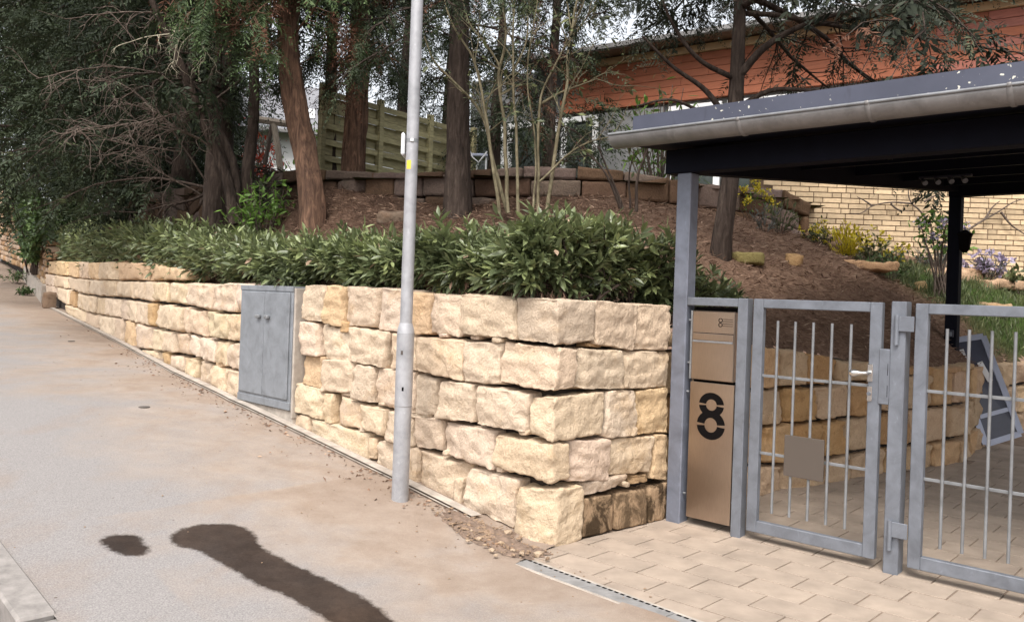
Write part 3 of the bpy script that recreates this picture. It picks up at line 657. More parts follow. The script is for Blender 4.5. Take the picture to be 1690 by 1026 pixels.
# ------------------------------------------------------------------ garden ground
WP = np.array([(1.05, 5.86), (1.9, 6.36), (2.94, 6.93), (3.5, 7.25), (4.1, 7.6), (4.9, 8.6), (5.8, 9.3), (7.2, 9.5), (12, 8.5)])    # retaining wall inside the carport
ctrl = [(-.2, 5.9, 1.38), (-1.2, 7.0, 1.40), (-2.2, 8.3, 1.44), (-3.3, 10, 1.52), (-5, 13, 1.66), (-8, 18, 1.80), (-11, 23, 1.95), (.6, 5.7, 1.37), (1.0, 6.2, 1.36), (1.4, 6.5, 1.28),
 (1.96, 8.0, 1.86), (1.95, 6.55, 1.14), (2.94, 7.15, 1.03), (4.1, 7.85, .98), (4.9, 8.85, .95), (5.9, 9.55, .95), (7.2, 9.8, .95), (11, 9.2, .9), (.4, 7.2, 1.75), (-.8, 8.6, 1.95), (-2.4, 9.8, 2.1), (-4.5, 12, 2.1), (-6.5, 14.5, 2.2), (-9, 19, 2.5),
 (-2.6, 10.35, 2.46), (-1.1, 10.05, 2.47), (.2, 9.7, 2.52), (1.0, 9.6, 2.56), (1.85, 9.8, 2.54), (3.4, 10.7, 2.38), (-4, 12.2, 2.4), (-7, 16, 2.6), (4.5, 10, 1.78), (5.1, 9.5, 1.50), (5.55, 11.8, 2.14), (7.2, 11.8, 1.88), (9.5, 11.8, 1.8), (4.4, 11.8, 2.30), (3.0, 8.6, 1.80), (3.6, 9.4, 2.0), (2.6, 7.6, 1.45), (6.5, 10.6, 1.62), (4.0, 8.6, 1.55),
 (-12, 27, 2.6), (-16, 33, 3.0), (-5, 22, 3.0), (2, 22, 3.0), (-16, 40, 3.6)]
ctrl = np.array(ctrl)
def _tps(d): return np.where(d > 1e-9, d * d * np.log(np.maximum(d, 1e-9)), 0)
_n = len(ctrl); K = _tps(np.linalg.norm(ctrl[:, None, :2] - ctrl[None, :, :2], axis=2)) + np.eye(_n) * .08
Pm = np.c_[np.ones(_n), ctrl[:, :2]]; Aa = np.block([[K, Pm], [Pm.T, np.zeros((3, 3))]]); sol = np.linalg.solve(Aa, np.r_[ctrl[:, 2], 0, 0, 0])
def garden_z(P):
    P = np.atleast_2d(P)[:, :2]; z = _tps(np.linalg.norm(P[:, None] - ctrl[None, :, :2], axis=2)) @ sol[:_n] + sol[_n] + P @ sol[_n + 1:]
    return z
def gz(x, y): return float(garden_z([(x, y)])[0])
TW = np.array([(-11.5, 24.0), (-8.6, 18.5), (-6.6, 15.0), (-4.4, 12.3), (-2.7, 10.75), (-1.1, 10.2), (.2, 9.85), (1.0, 9.8), (1.85, 10.0), (3.0, 10.75), (3.95, 11.3)])   # low terrace wall
GPOLY = [tuple(lp_at(s)[0] + lp_at(s)[1] * .16) for s in (28, 20.8, 12, 9, 5.6, 3.7, 1.5)] + [(.36, 5.14), (.95, 5.80)] + [(x, y + .14) for x, y in WP[:]] + [(12, 12.6), (4.2, 12.6), (4.05, 11.5)] + [tuple(p + np.array((.0, .12))) for p in TW[::-1]]
def sheet(name, x0, x1, y0, y1, d, poly, zf, mat, tint=None):
    xs = np.arange(x0, x1, d); ys = np.arange(y0, y1, d); X, Y = np.meshgrid(xs, ys, indexing='ij'); P = np.c_[X.ravel(), Y.ravel()]
    keep = in_poly(P, poly); nx, ny = len(xs), len(ys); i, j = np.meshgrid(np.arange(nx - 1), np.arange(ny - 1), indexing='ij')
    Q = np.stack([i * ny + j, (i + 1) * ny + j, (i + 1) * ny + j + 1, i * ny + j + 1], -1).reshape(-1, 4); Q = Q[keep[Q].sum(1) >= 2]
    used, inv = np.unique(Q, return_inverse=True); P = P[used]; Q = inv.reshape(-1, 4)
    V = np.c_[P, zf(P)]; return MB().add(V, Q, tint=0 if tint is None else tint(P)).build(name, mat, smooth=True)
def lawn_mask(P):
    # grass on the right of the slope
    c = np.exp(-(((P[:, 0] - 5.6) / 1.5) ** 2 + ((P[:, 1] - 10.3) / 1.1) ** 2) ** 2); c2 = np.exp(-(((P[:, 0] - 8) / 2.4) ** 2 + ((P[:, 1] - 10.4) / 1.2) ** 2) ** 2)
    return np.clip(np.maximum(c, c2) + .25 * vnoise(np.c_[P, P[:, 0] * 0], 2.5, 9) * (np.maximum(c, c2) > .1), 0, 1)
def soil_z(P):
    z = garden_z(P); q = np.c_[P, P[:, 0] * 0]
    return z + .035 * vnoise(q, 1.7, 1) + .018 * vnoise(q, 5.5, 2) + .010 * vnoise(q, 13, 4)
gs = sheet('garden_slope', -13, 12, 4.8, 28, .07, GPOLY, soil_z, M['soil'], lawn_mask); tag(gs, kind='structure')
TPOLY = [tuple(p + np.array((.0, .05))) for p in TW] + [(4.2, 11.5), (4.2, 12.6), (30, 12.6), (30, 45), (-30, 45), (-20, 34)]
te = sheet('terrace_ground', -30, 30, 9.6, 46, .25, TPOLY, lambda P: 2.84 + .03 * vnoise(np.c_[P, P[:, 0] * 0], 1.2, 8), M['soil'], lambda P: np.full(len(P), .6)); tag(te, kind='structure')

# ------------------------------------------------------------------ generic coursed stone walls
def coursed(parent, poly, z0f, z1f, course, lens, mat, depth, seed, tones, res=.05, rad=.03, name='stone', **kw):
    """stones laid in courses along an XY polyline (seen from its right-hand side when walking along it)"""
    rg = np.random.default_rng(seed); poly = np.asarray(poly, float); sg = np.diff(poly, axis=0); ln = np.linalg.norm(sg, axis=1); S = np.r_[0, np.cumsum(ln)]
    def pt(s):
        k = int(np.clip(np.searchsorted(S, s, 'right') - 1, 0, len(sg) - 1)); d = sg[k] / ln[k]; return poly[k] + d * (s - S[k]), np.array((-d[1], d[0]))
    k = 0; zoff = 0.0; out = []
    while True:
        h = course * rg.uniform(.85, 1.15); s = rg.uniform(-.2, 0) * lens[1]; any_ = False
        while s < S[-1] - .03:
            l = rg.uniform(*lens); a, b = max(0, s), min(S[-1], s + l)
            if S[-1] - b < .08: b = S[-1]
            s = b if b > s else s + l
            if b - a < .05: continue
            (pa, na), (pb, nb) = pt(a + 1e-4), pt(b - 1e-4); za, zb = z0f(a) + zoff, z0f(b) + zoff; ta, tb = z1f(a), z1f(b)
            if za > ta - .04 and zb > tb - .04: continue
            any_ = True
            ha = h * rg.uniform(.93, 1.05); hb = h * rg.uniform(.93, 1.05)
            # the last course takes an uneven top
            if za + ha > ta - .10: ha = max(.07, ta - za) * rg.uniform(.9, 1.1)
            if zb + hb > tb - .10: hb = max(.07, tb - zb) * rg.uniform(.9, 1.1)
            j = rg.normal(0, .015); o3 = lambda p, n_, z, d: np.array((p[0] + n_[0] * (d + j), p[1] + n_[1] * (d + j), z))
            c8 = [[[o3(pa, na, za, depth), o3(pa, na, za, 0)], [o3(pa, na, za + ha, depth), o3(pa, na, za + ha, 0)]], [[o3(pb, nb, zb, depth), o3(pb, nb, zb, 0)], [o3(pb, nb, zb + hb, depth), o3(pb, nb, zb + hb, 0)]]]
            out.append(put_rock(c8, parent, mat, name=name, tone=tones[rg.integers(len(tones))], res=res, rad=rad, wres=.09, **kw))
        zoff += h; k += 1
        if not any_ or k > 30: break
    return out

# ------------------------------------------------------------------ low terrace wall, carport retaining wall, old rubble wall
tw = thing('terrace_wall', 'low dry wall of reddish sandstone blocks holding the terrace behind the hedge', 'wall', (0, 9.9, 2.4))
_tl = np.r_[0, np.cumsum(np.linalg.norm(np.diff(TW, axis=0), axis=1))]
def twp(s): k = int(np.clip(np.searchsorted(_tl, s, 'right') - 1, 0, len(TW) - 2)); return TW[k] + (TW[k + 1] - TW[k]) * (s - _tl[k]) / (_tl[k + 1] - _tl[k])
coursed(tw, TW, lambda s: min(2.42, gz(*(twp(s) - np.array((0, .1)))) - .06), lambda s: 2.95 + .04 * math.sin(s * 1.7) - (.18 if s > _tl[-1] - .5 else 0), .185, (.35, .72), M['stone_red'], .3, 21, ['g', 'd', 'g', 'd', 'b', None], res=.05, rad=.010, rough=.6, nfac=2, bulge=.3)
for o in tw.children:                               # tree shade painted as darker tones on the left-hand blocks
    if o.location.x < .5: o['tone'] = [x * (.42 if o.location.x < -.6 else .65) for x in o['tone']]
rw = thing('retaining_wall', 'ochre stone retaining wall inside the carport, seen through the small gate', 'wall', (2.4, 6.7, 0))
_wl = np.r_[0, np.cumsum(np.linalg.norm(np.diff(WP, axis=0), axis=1))]
coursed(rw, WP[:7], lambda s: floor_z(max(0, s - .2)) - .03, lambda s: float(np.interp(s, (0, .8, 1.1, 2.1, 3.2, 4.5, 7), (1.26, 1.20, 1.15, 1.03, .96, .93, .95))), .29, (.26, .52), M['stone_in'], .3, 34, [None, None, 'y', 'b', 'o', 'g'], res=.026, rad=.035, bulge=2.5, rough=1.5)
pk = MB(); V = []
for x, y in WP[:7]: V += [(x + .02, y + .15, -.1), (x + .02, y + .15, .9)]
pk = pk.add(V, [(2 * i, 2 * i + 1, 2 * i + 3, 2 * i + 2) for i in range(6)]).build('packing', M['core'], rw); pk.matrix_parent_inverse = Matrix.Translation(-Vector(rw.location))
ow = thing('rubble_wall', 'tall old rubble stone wall with ivy at far left end of street', 'wall', (-11.9, 21.7, .8))
OWP = [(-20.0, 32.6), (-15.5, 27.0), (-12.05, 21.85), (-10.3, 23.0)]
_ol = np.r_[0, np.cumsum(np.linalg.norm(np.diff(np.array(OWP), axis=0), axis=1))]
coursed(ow, OWP, lambda s: float(np.interp(s, (0, _ol[1], _ol[2], _ol[3]), (2.3, 1.75, 1.25, 1.35))), lambda s: float(np.interp(s, (0, _ol[1], _ol[2] - .3, _ol[2], _ol[3]), (4.9, 4.0, 3.0, 2.75, 2.45))), .19, (.3, .75), M['stone_old'], .3, 55, [None, 'p', 'd', 'b', 'o', 'w'], res=.10, rad=.04)
pl = MB()
for i in range(6):
    a = np.array(OWP[2]) + (np.array(OWP[1]) - np.array(OWP[2])) * i / 6; b_ = np.array(OWP[2]) + (np.array(OWP[1]) - np.array(OWP[2])) * (i + 1) / 6
    za, zb = .6 + i * .09, .69 + i * .09; o_ = np.array((-.82, -.57)) * .06
    pl.add([(*(a + o_), za), (*(b_ + o_), zb), (*(b_ + o_), zb + .75), (*(a + o_), za + .72), (*(a - o_ * 3), za + .72), (*(b_ - o_ * 3), zb + .75), (*(a - o_ * 3), za)], [(1, 0, 3, 2), (2, 3, 4, 5)] + ([(0, 6, 4, 3)] if i == 0 else []))
pl = pl.build('plinth', M['concrete'], ow); pl.matrix_parent_inverse = Matrix.Translation(-Vector(ow.location))
bk = MB(); V = []
for x, y in OWP: V += [(x + .2, y + .22, .5), (x + .2, y + .22, 2.6)]
bk = bk.add(V, [(2 * i, 2 * i + 1, 2 * i + 3, 2 * i + 2) for i in range(3)]).build('packing', M['core'], ow); bk.matrix_parent_inverse = Matrix.Translation(-Vector(ow.location))
for (px, py, w_, h_, c_) in ((82, 497, .34, .42, 'd'), (66, 492, .40, .38, 'd')):
    p = at(px, py, 20.0); x, y = p[0], p[1]
    s_ = float(proj_lp([(x, y)])[0][0]); pp, nn_ = lp_at(s_); pp = pp - nn_ * .25; dd_ = np.array((nn_[1], -nn_[0])); zb = float(street_z(s_)) - .03
    r3 = lambda u, v, w: np.array((*(pp + dd_ * (u - .5) * w_ + nn_ * (.3 - .3 * w)), zb + v * h_))
    V, Q, cen = rock([[[r3(u, v, w) for w in (0, 1)] for v in (0, 1)] for u in (0, 1)], res=.06, seed=900 + px, rad=.06)
    o = MB().add(V, Q).build('kerb_boulder', M['stone_old'], None, True, origin=cen); o['tone'] = [.42, .38, .36]
    tag(o, 'grey bollard-like stone at the far end of the sandstone wall' if px == 82 else 'dark rounded stone against foot of the old rubble wall', 'stone')

# ------------------------------------------------------------------ driveway: pavers, drain, loose soil
DD = np.array((.675, -.738)); DD = DD / np.linalg.norm(DD); D0 = np.array((.10, 4.67)); DN = np.array((-DD[1], DD[0]))   # DN points to the gate
V = [gp(a, t, floor_z(t) - .010) for a, t in ((-1.2, -2.4), (7, -2.4), (7, 0), (-.05, 0), (7, 4.2), (-.05, 4.2), (7, 8), (.6, 8))]
poly = [np.array((*(D0 - DD * .35 + DN * .02), -.006)), np.array((*(D0 + DD * 7 + DN * .02), -.006)), gp(7, 0, -.006), gp(-.12, 0, -.006), np.array((C0[0] + .1, C0[1] + .12, -.006))]
dm = MB(); dm.add(poly, T=[(0, 1, 2), (0, 2, 3), (0, 3, 4)]); dm.add([gp(-.12, 0, -.006), gp(7, 0, -.006), gp(7, 9, floor_z(9) - .010), gp(-.12, 9, floor_z(9) - .010)], [(0, 1, 2, 3)])
drive = dm.build('driveway', M['joint']); tag(drive, kind='structure')
def clip(poly, p0, n_):
    out = []
    for i in range(len(poly)):
        a, b = poly[i], poly[(i + 1) % len(poly)]; da, db = (a - p0) @ n_, (b - p0) @ n_
        if da >= 0: out.append(a)
        if (da >= 0) != (db >= 0): out.append(a + (b - a) * da / (da - db))
    return out
PL, PW = .325, .212
def prism(poly, zt, zb, ch=.002):
    P = np.array(poly); c = P.mean(0); n = len(P); ins = P + (c - P) / np.linalg.norm(c - P, axis=1)[:, None] * ch * 1.3
    z3 = lambda Q, z: np.c_[Q, [z(q) if callable(z) else z for q in Q]]
    V = np.vstack([z3(ins, zt), z3(P, lambda q: zt(q) - ch * .6), z3(P, zb)]); Q = []
    for i in range(n):
        j = (i + 1) % n; Q += [(n + i, n + j, j, i), (2 * n + i, 2 * n + j, n + j, n + i)]
    T = [(0, i, i + 1) for i in range(1, n - 1)]
    return V, Q, T
cnt = 0; WPc = WP + 0
for r_ in range(-10, 22):
    t0 = r_ * PW; off = (r_ % 2) * PL * .5 + (.03 if r_ % 3 == 0 else 0)
    for k in range(-8, 24):
        a0 = k * PL + off; g_ = .0045
        q = [A0 + a * GV + t * NV for a, t in ((a0 + g_, t0 + g_), (a0 + PL - g_, t0 + g_), (a0 + PL - g_, t0 + PW - g_), (a0 + g_, t0 + PW - g_))]
        c_ = np.mean(q, axis=0)
        pr = (c_[0] / c_[1]) if c_[1] > .5 else 9
        if pr > .68 or c_[1] < 2.4: continue
        if t0 < 0:
            q = clip(q, D0 + DN * .075, DN)
            if len(q) >= 3: q = clip(q, C0 + RN * .02, -RN) if t0 + PW < .05 and (c_ - C0) @ RV < 1.1 else q
        else:
            kk = np.interp(c_[0], WP[:, 0], WP[:, 1])
            if c_[1] > kk + .1 or a0 < -.3: continue
        if len(q) < 3: continue
        area = .5 * abs(sum(q[i][0] * q[(i + 1) % len(q)][1] - q[(i + 1) % len(q)][0] * q[i][1] for i in range(len(q))))
        if area < .004: continue
        dz = rnd.gauss(0, .0008); sx, sy = rnd.gauss(0, .001), rnd.gauss(0, .001); cc_ = c_.copy()
        zt = lambda p, dz=dz, sx=sx, sy=sy, cc_=cc_: floor_z(float((p - A0) @ NV)) + dz + (p[0] - cc_[0]) * sx + (p[1] - cc_[1]) * sy
        V, Q, T = prism(q, zt, lambda p: floor_z(float((p - A0) @ NV)) - .05)
        if cnt < 300: cen = np.array((c_[0], c_[1], 0.0)); MB().add(V, Q, T).build('paver', M['paver'], drive, origin=cen); cnt += 1
dr = thing('drain_channel', 'narrow grey drainage channel with slotted covers across the driveway mouth', 'drain', (D0[0], D0[1], 0), math.atan2(DD[1], DD[0]))
bevbox(-.02, 6.0, -.075, -.055, -.08, .003, .002).build('channel_rim', M['concrete'], dr); bevbox(-.02, 6.0, .055, .072, -.08, .003, .002).build('channel_rim', M['concrete'], dr)
gm = bevbox(.003, .497, -.054, .054, -.03, .002, .002).mesh('cover', M['drain']); sm = MB()
for i in range(12): bevbox(.02 + i * .0395, .045 + i * .0395, .034, .048, -.01, .0035, .0005, sm)
sm = sm.mesh('slots', M['black'])
for i in range(9):
    o = bpy.data.objects.new('cover', gm); COL.objects.link(o); o.parent = dr; o.location = (i * .5, 0, .001 * (i % 2))
    o2 = bpy.data.objects.new('slots', sm); COL.objects.link(o2); o2.parent = o
# loose soil washed out at the corner
sp = [ground_hit(*q) for q in ((722, 846), (745, 838), (765, 846), (800, 866), (845, 876), (862, 900), (905, 912), (872, 925), (838, 916), (800, 902), (768, 888), (742, 868))]
mid = np.mean(sp, axis=0); pts = smooth_path(np.c_[np.r_[sp, sp[:1]], np.zeros(13)], 72)[:-1]; V = []; Q = []
for k, f in enumerate((1.0, .85, .6, .3, .03)):
    q = mid + (pts[:, :2] - mid) * (f * (1 + .13 * vnoise(pts, 14, 3) + .10 * vnoise(pts, 45, 4)))[:, None]; s_, _ = proj_lp(q); V.append(np.c_[q, street_z(s_) + (-.002, .007, .013, .016, .018)[k] + .010 * vnoise(np.c_[q, q[:, 0] * 0], 22, 6) * (k > 0)])
n = len(pts)
for k in range(4):
    for i in range(n): j = (i + 1) % n; Q.append((k * n + i, k * n + j, (k + 1) * n + j, (k + 1) * n + i))
o = MB().add(np.vstack(V), Q).build('loose_soil', M['loose'], smooth=True); tag(o, kind='structure')
gv = MB(); rg = np.random.default_rng(4)
ico = np.array([(0, 0, 1), (.9, 0, .4), (.28, .85, .4), (-.72, .53, .4), (-.72, -.53, .4), (.28, -.85, .4), (.72, .53, -.4), (-.28, .85, -.4), (-.9, 0, -.4), (-.28, -.85, -.4), (.72, -.53, -.4)])
icT = [(0, 1, 2), (0, 2, 3), (0, 3, 4), (0, 4, 5), (0, 5, 1), (1, 6, 2), (2, 7, 3), (3, 8, 4), (4, 9, 5), (5, 10, 1), (6, 7, 2), (7, 8, 3), (8, 9, 4), (9, 10, 5), (10, 6, 1)]
def pebble(mb, p, r, rg):
    V = ico * (1 + rg.normal(0, .16, (11, 1))) * np.array((r * rg.uniform(.8, 1.6), r * rg.uniform(.7, 1.1), r * rg.uniform(.45, .8))); a = rg.uniform(0, 6.28); ca, sa = math.cos(a), math.sin(a)
    mb.add(V @ np.array(((ca, sa, 0), (-sa, ca, 0), (0, 0, 1))) + p, T=icT)
def gzs(x, y): return float(street_z(proj_lp([(x, y)])[0])[0])
for i in range(450):
    q = mid + rg.normal(0, 1, 2) * np.array((.30, .16)); q = mid + (pts[rg.integers(n), :2] - mid) * rg.uniform(0, 1.15)
    pebble(gv, np.array((q[0], q[1], gzs(*q) + .014)), abs(rg.normal(0, .005)) + .0025, rg)
for i in range(260):                                  # grit scattered on the pavement
    s_ = rg.uniform(-1, 9); off = rg.exponential(.5) + .1; p, nr = lp_at(max(s_, 0)); q = p - nr * off + (_seg[0] / _sl[0] * min(s_, 0))
    pebble(gv, np.array((q[0], q[1], gzs(*q) + .004)), rg.uniform(.002, .006), rg)
o = gv.build('gravel', M['stone_old']); o['tone'] = [.62, .58, .54]; tag(o, 'fine stone chips scattered on soil and pavement at the wall foot', 'gravel', kind='stuff')
for i, (px, py, r) in enumerate([(838, 882, .030), (812, 912, .020), (826, 900, .017), (790, 893, .018), (846, 912, .016), (778, 880, .014), (861, 917, .020), (800, 904, .015), (818, 920, .014), (772, 896, .013), (888, 915, .035)]):
    q = ground_hit(px, py); m_ = MB(); pebble(m_, np.zeros(3), r, rg); o = m_.build('stone_chip', M['stone']); o.location = (q[0], q[1], gzs(*q) + .016 * (i < 10)); o['tone'] = [.72, .69, .66]
    tag(o, 'small pale broken stone chip lying on loose soil at the wall corner', 'stone chip', 'pale stone chips at the wall corner')
for (px, py, r, lab) in ((238, 672, .045, 'small dark round cap set in the pavement nearer the metal cabinet'), (118, 563, .045, 'small dark round cap set in the pavement farther up the street')):
    q = ground_hit(px, py); t_ = tube([(0, 0, -.02), (0, 0, .002), (0, 0, .004)], [r, r, r * .9], 20); o = t_.build('valve_cap', M['iron']); s_ = float(proj_lp([q])[0][0])
    o.location = (q[0], q[1], float(street_z(s_)) + .003); tag(o, lab, 'cap')

# ------------------------------------------------------------------ carport
def gthing(name, label, cat, a, t=0.0, group=None):
    p = gp(a, t); o = thing(name, label, cat, tuple(p), GROT, group); o['_a'] = a; o['_t'] = t; return o
def gbox(root, name, a0, a1, t0, t1, z0, z1, mat, b=.004, parent=None):
    a, t = root['_a'], root['_t']; return bevbox(a0 - a, a1 - a, t0 - t, t1 - t, z0, z1, b).build(name, mat, parent or root)
def gtube(root, name, pts, r, mat, sides=12, smooth=True, parent=None):
    a, t = root['_a'], root['_t']; return tube([(p[0] - a, p[1] - t, p[2]) for p in pts], r, sides).build(name, mat, parent or root, smooth)
cp = gthing('carport', 'dark flat-roofed carport with zinc gutter and grey steel posts over the gates', 'carport', 0)
gbox(cp, 'post', 0, .105, 0.0, .105, -.02, 2.31, M['post_grey'], .006)
RP = (.60, 4.12)
gbox(cp, 'post', RP[0] - .055, RP[0] + .055, RP[1] - .055, RP[1] + .055, .3, 2.575, M['black_steel'], .006)
gbox(cp, 'post', 5.6, 5.71, 0, .11, -.02, 2.31, M['post_grey'], .006); gbox(cp, 'post', 5.6, 5.71, RP[1] - .055, RP[1] + .055, .1, 2.575, M['black_steel'], .006)
gbox(cp, 'front_beam', -.09, 5.9, -.01, .125, 2.312, 2.47, M['black_steel'], .006)
gbox(cp, 'rear_beam', RP[0] - .06, 5.9, RP[1] - .065, RP[1] + .07, 2.577, 2.72, M['black_steel'], .006)
def slab(root, name, quad, z_in, th, mat):           # quad of (a, t); z_in(t) underside
    a, t = root['_a'], root['_t']; V = [(p[0] - a, p[1] - t, z_in(p[1])) for p in quad] + [(p[0] - a, p[1] - t, z_in(p[1]) + th) for p in quad]
    Q = [(3, 2, 1, 0), (4, 5, 6, 7)] + [(i, (i + 1) % 4, 4 + (i + 1) % 4, 4 + i) for i in range(4)]
    return MB().add(V, Q).build(name, mat, root)
uz = lambda t: 2.475 + (t + .2) * .062
slab(cp, 'side_beam', [(-.0, .10), (.11, .10), (RP[0] + .05, RP[1] - .05), (RP[0] - .06, RP[1] - .05)], lambda t: 2.315 + (t - .1) * .0775, .155, M['black_steel'])
slab(cp, 'side_beam', [(2.9, .13), (3.0, .13), (3.0, RP[1] - .07), (2.9, RP[1] - .07)], lambda t: 2.33 + (t - .1) * .0775, .14, M['black_steel'])
for k in range(5): slab(cp, 'joist', [(-.1 + .13 * (.5 + k * .8), .5 + k * .8), (5.9, .5 + k * .8), (5.9, .56 + k * .8), (-.1 + .13 * (.5 + k * .8), .56 + k * .8)], lambda t: uz(t) - .08, .085, M['black_steel'])
slab(cp, 'roof', [(-.20, -.19), (6.1, -.19), (6.1, 4.35), (.40, 4.35)], uz, .13, M['black_steel'])
V = []
fo = slab(cp, 'fascia', [(-.222, -.215), (6.1, -.215), (6.1, -.192), (-.222, -.192)], lambda t: 2.50, .178, M['fascia'])
slab(cp, 'fascia', [(-.226, -.19), (-.204, -.19), (.40, 4.34), (.378, 4.34)], lambda t: uz(t) + .02, .15, M['fascia'])
# half-round gutter with bead and brackets
gr, ga0, ga1, gt, gzc = .080, -.30, 6.15, -.298, 2.535
ang = np.linspace(math.pi, 2 * math.pi, 15); prof = [(gt + gr * math.cos(a), gzc + gr * math.sin(a)) for a in ang]; prin = [(gt + (gr - .004) * math.cos(a), gzc + (gr - .004) * math.sin(a)) for a in ang[::-1]]
ring = prof + prin; nr_ = len(ring); V = []; Q = []
xs_ = [ga0, 1.37, 3.2, ga1]
for x in xs_: V += [(x, p[0], p[1] - .006 * (x - ga0) / 2) for p in ring]
for k in range(len(xs_) - 1):
    for i in range(nr_): j = (i + 1) % nr_; Q.append((k * nr_ + i, (k + 1) * nr_ + i, (k + 1) * nr_ + j, k * nr_ + j))
gut = MB().add(V, Q).build('gutter', M['zinc'], cp, True)
capv = [(ga0 + .001, p[0], p[1]) for p in prof]; MB().add(capv, T=[(0, i, i + 1) for i in range(1, 14)]).build('end_cap', M['zinc'], gut)
tube([(ga0, gt - gr, gzc + .004), (1.4, gt - gr, gzc - .001), (ga1, gt - gr, gzc - .015)], .009, 10).build('bead', M['galv_light'], gut, True)
for a in (.63, 1.37, 2.03, 2.7):
    m_ = MB(); pp = [(gt + (gr + .003) * math.cos(x), gzc + (gr + .003) * math.sin(x) - .006 * (a - ga0) / 2) for x in ang]
    V = []; Q = []
    for dx_, e in ((-.016, -.004), (-.006, .003), (.010, .003), (.016, -.004)): V += [(a + dx_, gt + (p[0] - gt) * (1 + e / gr), gzc + (p[1] - gzc) * (1 + e / gr)) for p in pp]
    for k in range(3):
        for i in range(14): Q.append((k * 15 + i, (k + 1) * 15 + i, (k + 1) * 15 + i + 1, k * 15 + i + 1))
    m_.add(V, Q); bevbox(a - .010, a + .010, gt - gr - .011, gt - gr + .006, gzc - .012, gzc + .008, .002, m_); m_.build('bracket', M['zinc'], gut, True)
# small pale fitting under the roof
fx = gthing('ceiling_fitting', 'small pale row of lamp heads under the carport roof', 'lamp', .9, 2.6)
zf = uz(2.6) - .10
gbox(fx, 'rail', .72, 1.12, 2.58, 2.62, zf, zf + .02, M['dark_steel'])
for i in range(4): gtube(fx, 'lamp_head', [(.75 + i * .1, 2.58, zf - .005), (.775 + i * .1, 2.55, zf - .03), (.79 + i * .1, 2.53, zf - .045)], [.010, .020, .022], M['galv'], 10)
ln = gthing('post_lantern', 'small black lantern fixed to the rear carport post', 'lantern', RP[0] + .09, RP[1] - .05)
zl = 2.15
gbox(ln, 'bracket', RP[0] + .056, RP[0] + .10, RP[1] - .06, RP[1] - .03, zl + .03, zl + .06, M['black'])
la, lt = ln['_a'], ln['_t']
tube([(.01, 0, zl - .12), (.01, 0, zl - .09), (.01, 0, zl + .03), (.01, 0, zl + .06), (.01, 0, zl + .10)], [.02, .045, .06, .075, .01], 6).build('housing', M['black'], ln)
sk = gthing('socket', 'small dark electrical socket on rear carport post behind big gate', 'socket', RP[0], RP[1] - .07)
gbox(sk, 'box', RP[0] - .035, RP[0] + .035, RP[1] - .085, RP[1] - .056, 1.21, 1.28, M['dark_steel'], .006); gbox(sk, 'lid', RP[0] - .025, RP[0] + .025, RP[1] - .093, RP[1] - .086, 1.22, 1.26, M['galv'], .003)

# ------------------------------------------------------------------ letterbox column
mbx = gthing('letterbox_column', 'stainless steel letterbox column, tinted brown for the reflected street, with big house number 8 between grey posts', 'letterbox', .3)
gbox(mbx, 'post', .473, .540, .0, .075, -.02, 1.492, M['galv'], .004); gbox(mbx, 'top_rail', .106, .4725, .003, .06, 1.437, 1.490, M['galv'], .004)
gbox(mbx, 'backing', .118, .466, .10, .115, .03, 1.43, M['black'], .002)
bx = gbox(mbx, 'letterbox', .130, .447, .022, .097, .955, 1.405, M['steel'], .006)
gbox(mbx, 'edge_strip', .1305, .143, .017, .0215, .957, 1.403, M['galv_light'], .001, bx)
fl = gbox(mbx, 'flap', .152, .440, .0145, .0215, 1.213, 1.258, M['steel'], .003, bx); gbox(mbx, 'flap_lip', .152, .440, .010, .0143, 1.200, 1.2125, M['galv_light'], .001, bx)
gbox(mbx, 'flap_gap', .150, .442, .0195, .0212, 1.2585, 1.2625, M['black'], .0003, bx); gbox(mbx, 'lock', .425, .434, .0195, .0213, 1.243, 1.252, M['chrome'], .001, bx)
for k, z in enumerate((1.347, 1.318)):
    a_ = mbx['_a']; th = np.linspace(0, 2 * math.pi, 17); tube([(.345 - a_ + .0125 * math.cos(x), .0205, z + .0125 * math.sin(x)) for x in th], .0022, 6).build('bell_button', M['black'], bx)
    for zz in (z + .0075, z - .0065): gbox(mbx, 'name_slot', .361, .432, .0198, .0213, zz - .0013, zz + .0013, M['black'], .0004, bx)
    gbox(mbx, 'name_plate', .361, .432, .0204, .0214, z - .005, z + .006, M['steel'], .0004, bx)
pn = gbox(mbx, 'front_panel', .140, .458, .022, .032, .052, .940, M['steel'], .002)
def arcband(cx, cz, rx, rz, ix, iz, a0, a1, y):
    t = np.linspace(a0, a1, 29); V = [(cx + rx * math.cos(x), y, cz + rz * math.sin(x)) for x in t] + [(cx + ix * math.cos(x), y, cz + iz * math.sin(x)) for x in t]
    return V, [(i, i + 1, 30 + i - 0, 29 + i) for i in range(28)]
nm = MB(); br = .10
for (cz, rx, rz, ix, iz, y) in ((.800, .090, .079, .038, .036, .0212), (.670, .101, .094, .045, .047, .0209)):
    for (a0, a1) in ((br, math.pi - br), (math.pi + br, 2 * math.pi - br)):
        V, Q = arcband(.300 - .3, cz, rx, rz, ix, iz, a0, a1, y); nm.add(V, Q)
nm.build('number_cutout', M['black'], pn)
for z in (1.34, 1.06, .87, .20):
    for a0, a1 in ((.112, .129), (.459, .472)): gtube(mbx, 'bolt', [(a0, .03, z), (a1, .03, z)], .007, M['galv_light'], 8)

